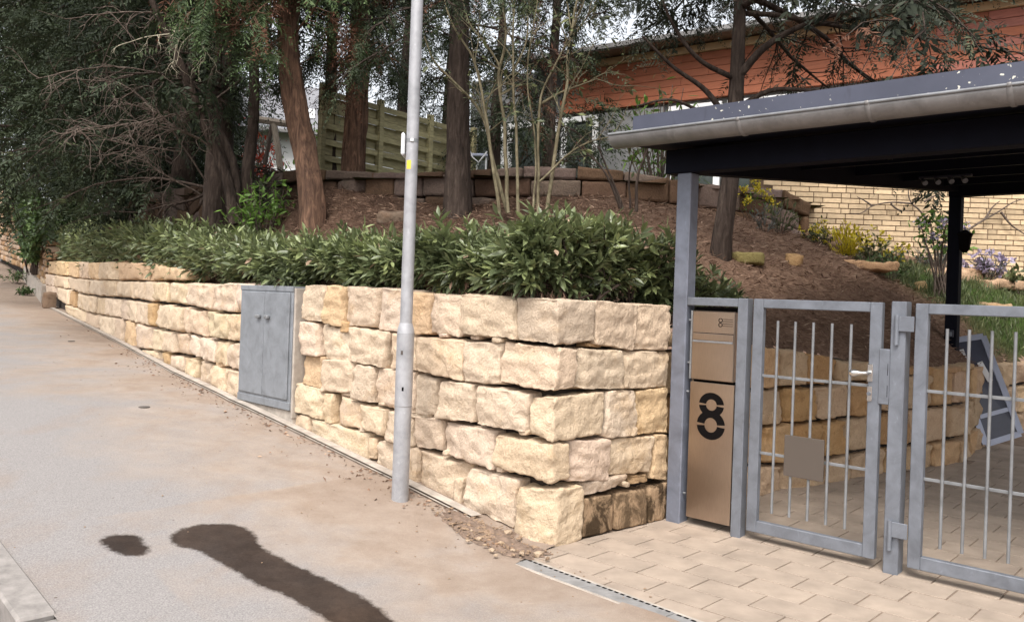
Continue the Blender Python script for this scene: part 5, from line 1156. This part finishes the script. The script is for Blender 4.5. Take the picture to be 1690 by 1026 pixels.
def shoots(s0, s1, n, lf, nlf):
    for _ in range(n):
        s = rg.uniform(s0, s1); p, nr = hedge_line(s); zt = float(htop(s)) + .05 * math.sin(s * 5.1) + rg.normal(0, .045); zb = 1.50 + .012 * max(s, 0)
        a = rg.uniform(0, 1); dep = .46
        if a < .60: o = -dep + rg.exponential(.07); z = zb + (zt - zb) * rg.random() ** .8; out = np.array((-nr[0], -nr[1], rg.uniform(.1, 1.0)))      # street face
        elif a < .9: o = rg.uniform(-dep, dep); z = zt - rg.exponential(.06); out = np.array((-nr[0] * .35, -nr[1] * .35, 1.0)) # top
        else: o = rg.uniform(-dep * .5, dep); z = zb + (zt - zb) * rg.random(); out = np.array((rg.normal(), rg.normal(), .4))
        if o < -dep * .6 and z > zt - .14: z -= .10 * rg.random()   # rounded shoulder
        P0 = np.array((p[0] + nr[0] * o, p[1] + nr[1] * o, z)); out = norm(out[None] + rg.normal(0, .35, (1, 3)))[0]
        lf_ = lf * rg.uniform(.7, 1.15); l = rg.uniform(.08, .22) + (.10 if rg.random() < .03 else 0); k = nlf; t = np.linspace(.1, 1, k) ** .8; th = np.arange(k) * 2.4 + rg.uniform(0, 6.28)
        _, S_, U_ = frames(out[None], rg); rad = np.cos(th)[:, None] * S_ + np.sin(th)[:, None] * U_; opn = (1.25 - .75 * t)[:, None]
        D_ = norm(out[None] * (.35 + .6 * t[:, None]) + rad * opn + np.array((0, 0, -.12))); base = P0 + out * (t[:, None] * l)
        young = rg.random() < .28 and z > zt - .28
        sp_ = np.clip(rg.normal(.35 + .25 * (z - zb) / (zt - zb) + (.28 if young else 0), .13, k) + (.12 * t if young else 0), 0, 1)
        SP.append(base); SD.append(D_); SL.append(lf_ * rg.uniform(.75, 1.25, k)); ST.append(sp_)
        if rg.random() < .45: tube([P0 - out * .12 - HB, P0 + out * l * .9 - HB], [.005, .003], 4, hstem, cap=False)
shoots(-1.95, 0, 520, .098, 12); shoots(0, 3.4, 1150, .100, 12); shoots(3.4, 7.5, 950, .105, 10); shoots(7.5, 19.5, 1100, .15, 7)
SP, SD, SL, ST = map(np.concatenate, (SP, SD, SL, ST))
vis_d = np.linalg.norm(SP - np.array((0, 0, EYE)), axis=1) - .25 * (SD @ np.array((0, -1, .2))); order = np.argsort(vis_d)
fol = MB(); rest_i = order[300:]; dry = rg.random(len(rest_i)) < .016; dl = MB(); di = rest_i[dry]; leaves(dl, SP[di] - HB, SD[di] + np.array((0, 0, -.5)), SL[di] * .9, rg, rg.random(len(di)), 1.0); tag(dl.build('dry_leaves', M['straw'], hg), kind='stuff'); rest_i = rest_i[~dry]
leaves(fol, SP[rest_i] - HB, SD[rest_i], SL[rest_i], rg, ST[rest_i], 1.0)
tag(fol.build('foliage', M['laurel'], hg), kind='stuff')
lm = []
for k in range(4):
    m_ = MB(); m_.add(LEAF, LEAFQ, LEAFT, .2 + .2 * k); lm.append(m_.mesh('leaf', M['laurel']))
for i in order[:300]:
    D_, S_, U_ = frames(SD[i][None], rg, rg.normal(0, .5, 1)); o = bpy.data.objects.new('leaf', lm[int(np.clip((ST[i] - .1) / .2, 0, 3))]); COL.objects.link(o); o.parent = hg
    R3 = np.c_[D_[0], S_[0], U_[0]] * SL[i]; m4 = np.eye(4); m4[:3, :3] = R3; m4[:3, 3] = SP[i] - HB; o.matrix_local = Matrix(m4.tolist())
for _ in range(90):
    s = rg.uniform(-1.2, 12); p, nr = hedge_line(s); o_ = rg.uniform(-.2, .3); b = np.array((p[0] + nr[0] * o_, p[1] + nr[1] * o_, 1.36)); P, _x = walk(rg, b, (rg.normal(0, .3), rg.normal(0, .3), 1), float(htop(s)) - 1.5, 6, .12); tube(P - HB, np.linspace(.014, .006, 7), 5, hstem, cap=False)
hstem.build('stems', M['bark_dark'], hg, True)

# ------------------------------------------------------------------ trees
yew = dict(fill=(2600, 2.9, .02, .9), fine=.8, nb=50, h0=.10, h1=.98, len=3.1, taper=.45, ns=11, nf=5, fl=.34, nl=6, droop=.5, grav=-.035, spread=.42, lw=.045, el=(-.1, .45), fz=-.35, d2z=-.25)
def yew_extra(root, B, rg):
    Y = 10.2
    twigs(root, B, rg, [([at(400, 130, 10.9), at(330, 178, 10.4), at(270, 192, 10.0), at(215, 205, 9.7), at(170, 212, 9.5)], .013), ([at(360, 250, 10.8), at(300, 215, 10.3), at(240, 180, 10), at(185, 165, 9.8)], .012), ([at(390, 330, 10.9), at(330, 230, 10.4), at(250, 205, 10.0), at(150, 212, 9.6), at(108, 216, 9.4)], .014), ([at(340, 300, 10.7), at(270, 200, 10.2), at(200, 140, 9.9), at(120, 130, 9.7)], .012), ([at(300, 250, 10.4), at(230, 240, 10.0), at(180, 232, 9.8), at(140, 215, 9.6)], .010), ([at(400, 60, 11), at(300, 30, 10.3), at(200, 20, 9.8), at(140, 25, 9.6)], .014), ([at(390, 180, 11), at(290, 130, 10.3), at(190, 110, 9.9), at(60, 130, 9.5)], .012), ([at(330, 320, 10.6), at(260, 280, 10.2), at(215, 240, 10), at(200, 260, 9.9)], .010)], M['twig'], 'dead_branches', 20, .55, grav=-.10)
    twigs(root, B, rg, [([at(400, 62, 10.2), at(370, 50, 10), at(345, 42, 9.8), at(320, 55, 9.7), at(300, 75, 9.6), at(290, 105, 9.6)], .011), ([at(345, 42, 9.8), at(300, 50, 9.7), at(250, 60, 9.6), at(195, 75, 9.5)], .009), ([at(345, 42, 9.8), at(335, 70, 9.7), at(338, 95, 9.6), at(325, 112, 9.6)], .008), ([at(345, 42, 9.8), at(320, 45, 9.7), at(300, 60, 9.65), at(282, 112, 9.6)], .008)], M['twig_pale'], 'bleached_branch', 9, .26, grav=-.10)
    for P, r_ in (([at(412, 370, 10.8), at(408, 300, 10.8), at(418, 200, 10.9), at(420, 80, 11), at(430, -60, 11.2)], .09), ([at(388, 370, 10.6), at(376, 300, 10.6), at(335, 200, 10.5), at(300, 110, 10.3), at(250, 0, 10.1)], .075), ([at(395, 365, 10.7), at(385, 270, 10.7), at(345, 170, 10.8), at(370, 60, 11)], .06)):
        tube(smooth_path(P, 24) - B, np.linspace(r_, r_ * .45, 24), 10, wob=.06, seed=int(r_ * 1000)).build('stem', M['bark_dark'], root, True)
b0 = gpt(365, 350, 11.4)
conifer('yew_tree', 'broad dark yew with several stems and bare dead twigs left of the stringy-barked trunk', b0, [b0, at(362, 250, 11.4), at(372, 120, 11.5), at(370, -60, 11.6), at(372, -420, 11.7)], .20, dict(yew, bare=.22, dead_empty=.9, fill=(2000, 1.7, .36, .95), foff=(-1.5, -.3), lump=.0, side=lambda az: 1.0 if math.cos(az) < .1 else .42), (M['bark_dark'], M['yew']), 5, extra=yew_extra)
b1 = np.array((-5.7, 14.4, 2.3)); conifer('yew_tree', 'dense dark yew overhanging the middle of the far wall', b1, [b1, b1 + (.1, 0, 2), b1 + (.3, .1, 4.5), b1 + (.2, 0, 7.5)], .2, dict(yew, nb=50, len=2.8, nf=6, ns=12, fill=(2200, 2.0, .04, .9), foff=(-.9, 0), side=lambda az: 1.0 if math.cos(az) < .1 else .5), (M['bark_dark'], M['yew']), 6)
b2 = np.array((-9.7, 20.4, 2.3)); conifer('yew_tree', 'dark yew with hanging grey-green sprays by the far left wall end', b2, [b2, b2 + (.1, 0, 2), b2 + (.1, .1, 5), b2 + (.2, 0, 8.5)], .22, dict(yew, nb=60, len=3.6, fl=.42, nf=6, ns=12, h0=.27, fill=(2600, 3.4, .30, .9), side=lambda az: 1 + .35 * math.cos(az - 3.73)), (M['bark_dark'], M['yew']), 7)
b3 = np.array((-13.3, 25.4, 2.6)); conifer('yew_tree', 'farthest dark yew at the left edge above the ivy', b3, [b3, b3 + (.1, 0, 3), b3 + (.3, .1, 6), b3 + (.2, 0, 10)], .25, dict(yew, nb=60, len=4.2, fl=.55, nf=5, ns=12, h0=.28, fill=(2600, 4.2, .34, .9), side=lambda az: 1 + .35 * math.cos(az - 3.73)), (M['bark_dark'], M['yew']), 8)
b4 = np.array((-7.4, 17.2, 2.8)); conifer('yew_tree', 'dark background yew closing the gap behind the many-stemmed yew', b4, [b4, b4 + (0, 0, 2), b4 + (0, 0, 4.5), b4 + (.1, 0, 7)], .2, dict(yew, nb=40, len=1.8, fl=.45, nf=6, ns=12, fill=(1500, 1.6, .02, .9)), (M['bark_dark'], M['yew']), 9)
for i, (q_, lab) in enumerate(((np.array((-15.8, 31.0, 3.0)), 'dark conifer in the far distance above the street end'), (np.array((-11.0, 23.5, 2.8)), 'dark yew half hidden behind the far wall end'))):
    conifer('yew_tree', lab, q_, [q_, q_ + (.1, 0, 3), q_ + (.2, .1, 6), q_ + (.2, 0, 9.5)], .22, dict(yew, nb=36, len=3.2, fl=.7, nf=4, ns=9, h0=.08, fine=.5, fill=(1200, 3.0, .05, .8)), (M['bark_dark'], M['yew']), 110 + i)
# stringy-barked arborvitae
tj = dict(fill=(500, 1.0, .62, .95), nb=34, h0=.27, h1=.98, len=1.7, taper=.35, ns=10, nf=5, fl=.30, nl=7, droop=.55, grav=-.06, spread=.5, lw=.06, el=(-.25, .25), fz=-.5, d2z=-.35, deadp=.10, wob=.16, strands=22, tp=.45, flare=.22)
b5 = gpt(519, 372, 9.9)
conifer('arborvitae', 'arborvitae with thick twisted reddish stringy-barked trunk behind the hedge', b5, [b5, at(516, 330, 9.9), at(505, 265, 9.95), at(487, 180, 10), at(477, 90, 10), at(480, -40, 10.1), at(490, -420, 10.3)], .142, dict(tj, nb=50, deadp=.14, len=1.4, az=(3.3, 6.1), h0=.40, h1=.80, nf=6), (M['bark_red'], M['thuja']), 15)
b6 = at(583, 300, 12.1); b6[2] = 2.85
conifer('arborvitae', 'arborvitae with brown dead fronds standing before the slat fence', b6, [b6, at(584, 240, 12.1), at(590, 150, 12.1), at(596, 0, 12.2), at(600, -350, 12.3)], .16, dict(tj, nb=50, h0=.33, deadp=.26, len=1.5, nf=6), (M['bark_red'], M['yew']), 16)
b7 = at(545, 290, 12.6); b7[2] = 2.85
conifer('arborvitae', 'slim dark arborvitae just left of the slat fence', b7, [b7, at(545, 200, 12.6), at(548, 60, 12.6), at(550, -250, 12.7)], .09, dict(tj, nb=36, h0=.34, deadp=.22, len=1.3), (M['bark_dark'], M['yew']), 17)
b8 = gpt(757, 345, 9.6)
conifer('spruce_tree', 'dark spruce with straight brown trunk right of the lamp post', b8, [b8, at(757, 280, 9.6), at(756, 180, 9.6), at(758, 60, 9.6), at(762, -60, 9.7), at(768, -450, 9.8)], .150, dict(fill=(500, 1.4, .5, .9), lump=.1, nb=44, h0=.36, h1=.98, len=1.7, taper=.3, ns=9, nf=5, fl=.28, nl=7, droop=.4, grav=-.05, spread=.36, lw=.035, el=(-.3, .2), fz=-.3, bare=.25, dead_empty=.8, deadp=.05, side=lambda az: 1.0), (M['bark_dark'], M['yew']), 18)
spr = dict(fill=(500, 1.2, .6, .95), lump=.1, nb=52, h0=.10, h1=.99, len=2.0, taper=.5, ns=9, nf=4, fl=.34, nl=7, droop=.4, grav=-.04, spread=.38, lw=.04, el=(-.3, .15), fz=-.3, deadp=.05)
for i, (px, Y, lab, ln_) in enumerate(((660, 15.5, 'dark conifer behind the slat fence left of the lamp post', 1.6), (815, 15.0, 'dark conifer behind the bare-stemmed shrub', 1.7), (905, 14.2, 'dark conifer against the house left of the orange cladding', 1.5), (735, 16.5, 'dark conifer far behind the straight brown trunk', 1.8))):
    b = at(px, 290, Y); b[2] = 2.8; conifer('spruce_tree', lab, b, [b, b + (0, 0, 2), b + (.05, 0, 4), b + (0, 0, (5.2, 4.6, 3.5, 6.5)[i])], .13, dict(spr, len=ln_ * (.9, .8, 1, .7)[i], nb=(30, 26, 40, 22)[i], ns=7, fill=(((400, 1.2, .5, .95)), (200, 1, .3, .9), (500, 1.2, .3, .95), (150, 1, .5, .9))[i], h0=(.42, .10, .05, .32)[i]), (M['bark_dark'], M['yew']), 30 + i)
# open-branched pine over the carport
b9 = gpt(1186, 440, 8.2)
def pine_extra(root, B, rg):
    for P, r_ in (([at(1210, 215, 8.2), at(1165, 150, 8.1), at(1110, 110, 8.0), at(1060, 60, 7.9)], .035), ([at(1212, 130, 8.2), at(1150, 95, 8), at(1110, 40, 7.9), at(1085, -20, 7.8)], .03), ([at(1216, 130, 8.2), at(1260, 80, 8.1), at(1330, 40, 8), at(1420, 15, 7.9)], .045), ([at(1216, 180, 8.2), at(1270, 150, 8.1), at(1340, 150, 8), at(1420, 160, 7.9)], .03), ([at(1212, 190, 8.2), at(1160, 185, 8.0), at(1110, 165, 7.9), at(1050, 175, 7.8)], .025)):
        tube(smooth_path(P, 18) - B, np.linspace(r_, r_ * .3, 18), 8).build('limb', M['bark_dark'], root, True)
pn_ = dict(fill=(1500, 3.0, .52, .85), lump=.15, nb=48, h0=.46, h1=.97, len=3.3, taper=.25, ns=17, nf=6, fl=.25, nl=7, droop=.3, grav=-.015, spread=.42, lw=.038, el=(-.25, .25), fz=-.3, d2z=-.1, side=lambda az: (1.0 if math.cos(az) > 0 else .62), deadp=.02, fine=.75)
conifer('pine_tree', 'open-branched dark conifer whose crown hangs over the carport roof', b9, [b9, at(1190, 400, 8.2), at(1205, 290, 8.2), at(1214, 170, 8.2), at(1220, 40, 8.25), at(1225, -120, 8.3), at(1232, -420, 8.4)], .095, pn_, (M['bark_dark'], M['pine']), 41, extra=pine_extra)

# many-stemmed shrub with pale stems
def stems(name, label, base, paths, Y, r, mat, leafmat, nleaf, lsize, seed, cat='shrub', n2=5, L2=.5):
    rg = np.random.default_rng(seed); root = thing(name, label, cat, tuple(base)); B = np.array(base); lf = MB()
    for k, P in enumerate(paths):
        y_ = Y + rg.normal(0, .12); q = smooth_path([at(x[0], x[1], y_) for x in P], 24); q = q + .012 * np.c_[vnoise(q, 4, 1), vnoise(q, 4, 2), vnoise(q, 4, 3)]; rr = r * rg.uniform(.75, 1.2) * (P[0][2] if len(P[0]) > 2 else 1)
        m_ = MB(); tube(q - B, np.linspace(rr, rr * .4, 24), 8, m_, wob=.05, seed=k)
        for _ in range(n2):
            t = rg.uniform(.3, 1); q2, d2 = along(q, np.array([t])); dd = d2[0] + rg.normal(0, .45, 3) + np.array((0, 0, .2)); Q2, _d = walk(rg, q2[0], dd, L2 * rg.uniform(.5, 1.4), 8, .12, .0); tube(Q2 - B, np.linspace(rr * .38, rr * .1, 9), 5, m_, cap=False)
            for _k in range(3):
                q3, d3 = along(Q2, np.array([rg.uniform(.3, 1)])); Q3, _d = walk(rg, q3[0], d3[0] + rg.normal(0, .5, 3), L2 * rg.uniform(.2, .5), 5, .15); tube(Q3 - B, np.linspace(rr * .18, rr * .06, 6), 4, m_, cap=False)
                if nleaf and rg.random() < .8:
                    n = rg.integers(2, nleaf + 2); tt = rg.uniform(.4, 1, n); q4, d4 = along(Q3, tt); quads(lf, q4 - B, d4 + rg.normal(0, .7, (n, 3)) + np.array((0, 0, -.5)), lsize * rg.uniform(.6, 1.3, n), rg, rg.uniform(.1, 1, n), .4)
        m_.build('stem', mat, root, True)
    if lf.n: lf.build('leaves', leafmat, root)
    return root
bs = gpt(865, 350, 8.9)
stems('bare_stemmed_shrub', 'tall shrub of slender pale green stems with few leaves right of the spruce trunk', bs, [[(825, 352), (803, 200), (790, 130), (780, 95), (745, 40), (728, -20)], [(838, 352), (832, 200), (824, 110), (835, 60), (820, -20)], [(855, 352), (851, 200), (848, 150), (846, 70), (850, -20)], [(888, 352), (890, 200), (892, 160), (915, 110), (945, 60), (985, 10)], [(902, 352), (920, 230), (935, 140), (938, 90), (955, -10)], [(838, 352), (815, 270), (795, 190), (745, 130), (715, 100), (700, 60)], [(890, 300, .5), (930, 262), (960, 240), (1008, 225)], [(824, 110, .6), (800, 70), (775, 40), (760, -20)], [(846, 120, .6), (870, 60), (862, -20)], [(892, 170, .6), (930, 150), (985, 130)], [(880, 352, .5), (884, 240), (870, 120), (880, 40), (890, -20)]], 8.9, .0225, M['bark_pale'], M['olive'], 3, .085, 51, n2=6, L2=.55)
bs = gpt(1030, 340, 8.6); stems('dark_stemmed_shrub', 'leafless dark thin-stemmed shrub beside left end of the gutter', bs, [[(1025, 345), (1000, 290), (950, 235)], [(1028, 345), (1005, 285), (985, 240)], [(1050, 350), (1052, 290), (1070, 245)], [(1040, 345), (1038, 300), (1045, 250)]], 8.6, .016, M['bark_dark'], M['olive'], 1, .06, 52, n2=3, L2=.3)

# broadleaf bushes and flowers
def bush(name, label, cen, size, n, lsize, mat, seed, cat='shrub', flowers=None, nfl=0, spiky=False, width=.45, stem_mat=None, ball=.55):
    rg = np.random.default_rng(seed); cen = np.array(cen, float); base = np.array((cen[0], cen[1], gz(cen[0], cen[1]) if cen[2] < 0 else cen[2])); root = thing(name, label, cat, tuple(base)); sx, sy, sz = size; st = MB(); lf = MB(); ff = MB()
    k = max(5, n // 14)
    for i in range(k):
        th = rg.uniform(0, 6.28); r = math.sqrt(rg.random()); top = np.array((math.cos(th) * r * sx, math.sin(th) * r * sy, sz * (rg.uniform(.55, 1.05) - .35 * r * r))); b = top * np.array((.25, .25, 0))
        P = smooth_path([b, (b + top) / 2 + rg.normal(0, .04, 3) * sz, top], 8); tube(P, np.linspace(.008, .003, 8) * max(.6, sz), 4, st, cap=False)
        m = max(3, n // k); t = rg.uniform(.12 if spiky else .4, 1, m); q, d = along(P, t)
        if spiky: D_ = d + rg.normal(0, .35, (m, 3))
        else: q = q + rg.normal(0, .06, (m, 3)) * sz; D_ = d * .5 + rg.normal(0, .8, (m, 3))
        (leaves if not spiky else quads)(lf, q, D_, lsize * rg.uniform(.6, 1.3, m), rg, np.clip(rg.normal(.45, .25, m), 0, 1), width if spiky else width * 2.4)
        if flowers is not None:
            for _ in range(max(1, nfl // k)):
                q2 = top + rg.normal(0, .05, 3) * sz; m2 = 7; quads(ff, q2 + rg.normal(0, .25, (m2, 3)) * lsize, rg.normal(0, 1, (m2, 3)) + np.array((0, 0, .6)), lsize * rg.uniform(.5, .9, m2), rg, rg.random(m2), .7)
    tag(st.build('stems', stem_mat or M['twig'], root, True), kind='stuff'); lf.build('leaves', mat, root)
    if ff.n: tag(ff.build('flowers', flowers, root), kind='stuff')
    return root
def on_slope(px, py, Y): p = at(px, py, Y); return (p[0], p[1], gz(p[0], p[1]))
bush('green_bush', 'fresh green leafy bush between the yew stems and the stringy-barked trunk', on_slope(435, 335, 10.3), (.5, .35, .85), 420, .10, M['fresh'], 61)
bush('green_bush', 'light green leafy branch cluster above the gutter left of the pine trunk', (at(1090, 230, 11)[0], 11.0, 2.85), (.55, .4, 1.55), 420, .13, M['fresh'], 62)
bush('red_maple', 'small bright red leaved bush before the white neighbour house', (at(428, 290, 18)[0], 18.0, 2.9), (.55, .5, 2.2), 700, .12, M['red_leaf'], 63, cat='shrub')
bush('green_bush', 'light green treetop between stringy-barked trunk and slat fence', (at(522, 250, 20)[0], 20.0, 2.9), (1.0, .7, 2.6), 700, .16, M['fresh'], 64)
bush('forsythia', 'sparse yellow flowering shrub directly below the carport roof edge', on_slope(1246, 345, 10.6), (.26, .22, .55), 120, .05, M['fresh'], 65, flowers=M['yellow'], nfl=60)
bush('sage_bush', 'loose grey-green shrub beside the terrace wall end', on_slope(1285, 385, 10.0), (.30, .25, .45), 260, .06, M['olive'], 66, spiky=True, width=.3)
bush('grey_tuft', 'pale upright wispy herb on the slope under the terrace wall', on_slope(1262, 395, 9.7), (.22, .2, .32), 160, .06, M['grey_leaf'], 67, spiky=True, width=.25)
bush('euonymus', 'small round yellow-green bush left of the bright yellow one', on_slope(1352, 395, 10.4), (.24, .2, .34), 420, .05, M['olive'], 68, flowers=M['yellow'], nfl=45)
bush('broom', 'bright yellow flowering broom leaning down the slope', on_slope(1398, 405, 10.2), (.32, .25, .46), 460, .075, M['yellow'], 69, spiky=True, width=.42)
bush('green_shrub', 'green shrub with yellow tips right beside the yellow broom', on_slope(1445, 415, 10.3), (.38, .3, .50), 520, .065, M['olive'], 70, flowers=M['yellow'], nfl=40)
bush('dark_shrub', 'low dark green shrub under the yellow-tipped one', on_slope(1462, 440, 9.8), (.34, .25, .34), 420, .06, M['ivy'], 71)
def rhodo():
    rg = np.random.default_rng(72); b = np.array(on_slope(1552, 470, 9.7)); root = thing('rhododendron', 'leggy rhododendron with lilac flowers left of the rear carport post', 'shrub', tuple(b)); lf = MB(); ff = MB(); st = MB()
    for (x, y) in ((1520, 372), (1535, 362), (1548, 366), (1560, 375), (1572, 368), (1540, 395), (1556, 410), (1590, 380), (1590, 405), (1530, 405), (1570, 395)):
        tip = at(x, y, 9.7 + rg.normal(0, .12)); P = smooth_path([b + rg.normal(0, .05, 3) * (1, 1, 0), at(1550 + (x - 1550) * .4, 440, 9.7), tip], 14); tube(P - b, np.linspace(.014, .006, 14), 5, st, cap=False); m = 26
        quads(lf, tip - b + rg.normal(0, .05, (m, 3)), rg.normal(0, 1, (m, 3)) + np.array((0, 0, .1)), .10 * rg.uniform(.6, 1.2, m), rg, rg.random(m), .42)
        if rg.random() < .75: m = 22; quads(ff, tip - b + np.array((0, 0, .03)) + rg.normal(0, .03, (m, 3)), rg.normal(0, 1, (m, 3)), .05 * rg.uniform(.7, 1.2, m), rg, rg.random(m), .8)
    st.build('stems', M['twig'], root, True); lf.build('leaves', M['fresh'], root); tag(ff.build('flowers', M['lilac'], root), kind='stuff')
rhodo()
bush('lavender', 'grey-green lavender tuft partly behind the rhododendron stems', on_slope(1543, 432, 11.3), (.30, .25, .32), 420, .10, M['grey_leaf'], 73, spiky=True, width=.12)
bush('lavender', 'grey-violet rounded lavender tuft right of the rear carport post', on_slope(1624, 460, 11.2), (.30, .25, .34), 460, .10, M['grey_leaf'], 74, spiky=True, width=.12, flowers=M['lilac'], nfl=4)
bush('hosta', 'green leafy perennial cut by the right edge above the big gate', on_slope(1686, 480, 10.8), (.30, .25, .34), 150, .12, M['olive'], 75)
for i, (px, py, Y, w_, h_, tn, lab) in enumerate([(1310, 455, 8.7, .22, .14, (.9, .75, .5), 'yellowish rock half buried in the middle of the bare slope'), (1232, 462, 8.3, .34, .09, (.5, .55, .3), 'mossy green stone low on the slope beside the pine trunk'), (1415, 462, 9.4, .75, .08, (1.1, .9, .7), 'flat pale stone slab sunk in the slope'), (1520, 452, 9.9, .16, .12, (.9, .85, .6), 'small rounded stone in the grass left of the rhododendron'), (1600, 452, 11.2, .34, .16, (1.0, .9, .8), 'squared edging stone left of the violet lavender'), (1648, 462, 11.0, .55, .10, (.9, .8, .7), 'long low edging stone under the violet lavender'), (1640, 480, 10.2, .40, .12, (.8, .75, .6), 'mossy stone in the grass above the big gate'), (1380, 405, 10.6, .34, .30, (.75, .68, .6), 'upright grey stone slab behind the yellow broom'), (1560, 442, 11.0, .55, .14, (1, .9, .8), 'long edging stone behind the rhododendron stems'), (650, 335, 9.7, .40, .13, (.34, .33, .33), 'pale grey boulder in the shade behind lamp post')]):
    p = np.array(on_slope(px, py, Y)); r3 = lambda u, v, w: p + np.array(((u - .5) * w_ + .0, (.5 - w) * w_ * .7, (v - .45) * h_ * 1.5))
    V, Q, cen = rock([[[r3(u, v, w) for w in (0, 1)] for v in (0, 1)] for u in (0, 1)], res=.035, seed=950 + i, rad=min(w_, h_ * 1.5) * .38, nfac=5, rough=1.6)
    o = MB().add(V, Q).build('garden_stone', M['stone_old'], None, True, origin=cen); o['tone'] = [float(x) for x in tn]; tag(o, lab, 'stone')

# ivy on the rubble wall
rg = np.random.default_rng(91); iv = MB(); a_, b_, n = np.array(OWP[2]), np.array(OWP[1]), 14000
f = np.where(rg.random(n) < .74, rg.random(n) ** 1.2 * 1.2, 1.55 + rg.random(n) * .5); base = a_ + (b_ - a_) * f[:, None]; outn = np.array((-.83, -.56))
zt = np.interp(f, (0, .2, .45, 1.0, 1.2, 1.5, 2.1), (3.5, 3.9, 4.2, 4.6, 4.7, 5.4, 5.8)); zb = np.interp(f, (0, .2, .45, .7, 1.0, 1.2, 1.55, 2.1), (2.43, 1.95, 2.2, 2.8, 3.6, 4.3, 3.4, 2.3)); z = zb + (zt - zb) * rg.random(n)
th = .05 + .11 * np.abs(rg.normal(0, 1, n)) + .14 * (vnoise(np.c_[f * 6, z, z * 0], 1.3, 4) > 0) * rg.random(n)
P = np.c_[base + outn * th[:, None], z]; D_ = np.c_[np.tile(outn, (n, 1)) * .6, np.full(n, -.5)] + rg.normal(0, .6, (n, 3)); iy = thing('ivy', 'dark green ivy hanging over the tall rubble wall at far left', 'ivy', tuple(np.r_[a_, 1.2])); IB = np.array(iy.location)
k_ = rg.random(n) < .22; k_ &= f < 1.0; rt = np.array(OWP[3]) - a_; P[k_] = np.c_[a_ + rt * (rg.random(k_.sum()) * .8)[:, None] + np.array((-.15, -.35)) * rg.random(k_.sum())[:, None], rg.uniform(2.55, 3.5, k_.sum())]
quads(iv, P - IB, D_, rg.uniform(.08, .17, n), rg, np.clip(rg.normal(.45, .25, n), 0, 1), .8); iv.build('leaves', M['ivy'], iy)
m_ = MB()
for k in range(12): s0 = rg.random(); q = a_ + (b_ - a_) * s0 + outn * .05; W_, _ = walk(rg, (q[0], q[1], 1.6), (0, 0, 1), 2.4, 10, .12); tube(W_ - IB, np.linspace(.025, .008, 11), 5, m_, cap=False)
m_.build('stems', M['bark_dark'], iy, True)
for i, (px, py, Y, w_, lab) in enumerate(((8, 446, 25.5, .55, 'low green weeds at the wall foot by the left picture edge'), (34, 474, 23.0, .25, 'small green weed tuft at the foot of the rubble wall'))):
    p = at(px, py, Y); s_ = float(proj_lp([(p[0], p[1])])[0][0]); q, nr = lp_at(s_); q = q - nr * .3; bush('weeds', lab, (q[0], q[1], float(street_z(s_))), (w_, w_ * .6, w_ * .9), 260, .10, M['ivy'], 96 + i, cat='weeds')

# ------------------------------------------------------------------ grass and litter
gm_ = MB(); rg = np.random.default_rng(101); n = 26000; P = np.c_[rg.uniform(3.9, 10, n), rg.uniform(8.7, 11.9, n)]; mk = lawn_mask(P); keep = (rg.random(n) < mk * 1.2) & in_poly(P, GPOLY) & (P[:, 0] / P[:, 1] < .72); P = P[keep]
P3 = np.c_[P, soil_z(P)]; quads(gm_, P3, rg.normal(0, .45, (len(P), 3)) + np.array((0, 0, 1.0)), rg.uniform(.05, .13, len(P)), rg, np.clip(rg.normal(.45, .25, len(P)), 0, 1), .10)
tag(gm_.build('lawn', M['grass']), 'patch of rough green grass on the slope to the right', 'grass', kind='stuff')
li = MB(); n = 46000; P = np.c_[rg.uniform(-4.5, 6.0, n), rg.uniform(6.2, 11.6, n)]; keep = in_poly(P, GPOLY) & (lawn_mask(P) < .5); P = P[keep]; P3 = np.c_[P, soil_z(P) + .006]; m = len(P)
D_ = rg.normal(0, 1, (m, 3)); D_[:, 2] = np.abs(D_[:, 2]) * .22; quads(li, P3, D_, rg.uniform(.03, .11, m), rg, np.clip(rg.normal(.4, .3, m), 0, 1), .12)
tag(li.build('needle_litter', M['straw']), 'dry needles and twigs strewn over the bare garden slope', 'litter', kind='stuff')
fl_ = MB(); n = 420; P = []                            # leaf litter swept against the wall foot
for _ in range(n):
    s = abs(rg.normal(0, 1)) * 5 + .3; p, nr = lp_at(min(s, 19)); o_ = .12 + rg.exponential(.09); q = p - nr * o_; P.append((q[0], q[1], float(street_z(min(s, 19))) + .008))
D_ = rg.normal(0, 1, (n, 3)); D_[:, 2] *= .12; quads(fl_, np.array(P), D_, rg.uniform(.015, .045, n), rg, rg.random(n), .5)
tag(fl_.build('leaf_litter', M['straw']), 'small dry leaves and twigs gathered along the wall foot', 'litter', kind='stuff')
# weeds in the joint at the wall head
wt = MB(); rg = np.random.default_rng(5)
for s0, w_ in ((.95, .10), (.45, .12), (.30, .1), (.62, .06)):
    n = 60; P = []
    for _ in range(n): p, nr = lp_at(max(.02, s0 + rg.normal(0, w_))); P.append((p[0] + nr[0] * rg.uniform(.12, .28), p[1] + nr[1] * rg.uniform(.12, .28), 1.43))
    quads(wt, np.array(P), rg.normal(0, .5, (n, 3)) + np.array((0, 0, .8)), rg.uniform(.03, .08, n), rg, rg.random(n), .15)
tag(wt.build('wall_top_weeds', M['straw']), 'thin dry grass growing on the wall head under the hedge', 'weeds', kind='stuff')
for o_ in bpy.data.objects:
    for k in ('_a', '_t'):
        if k in o_: del o_[k]
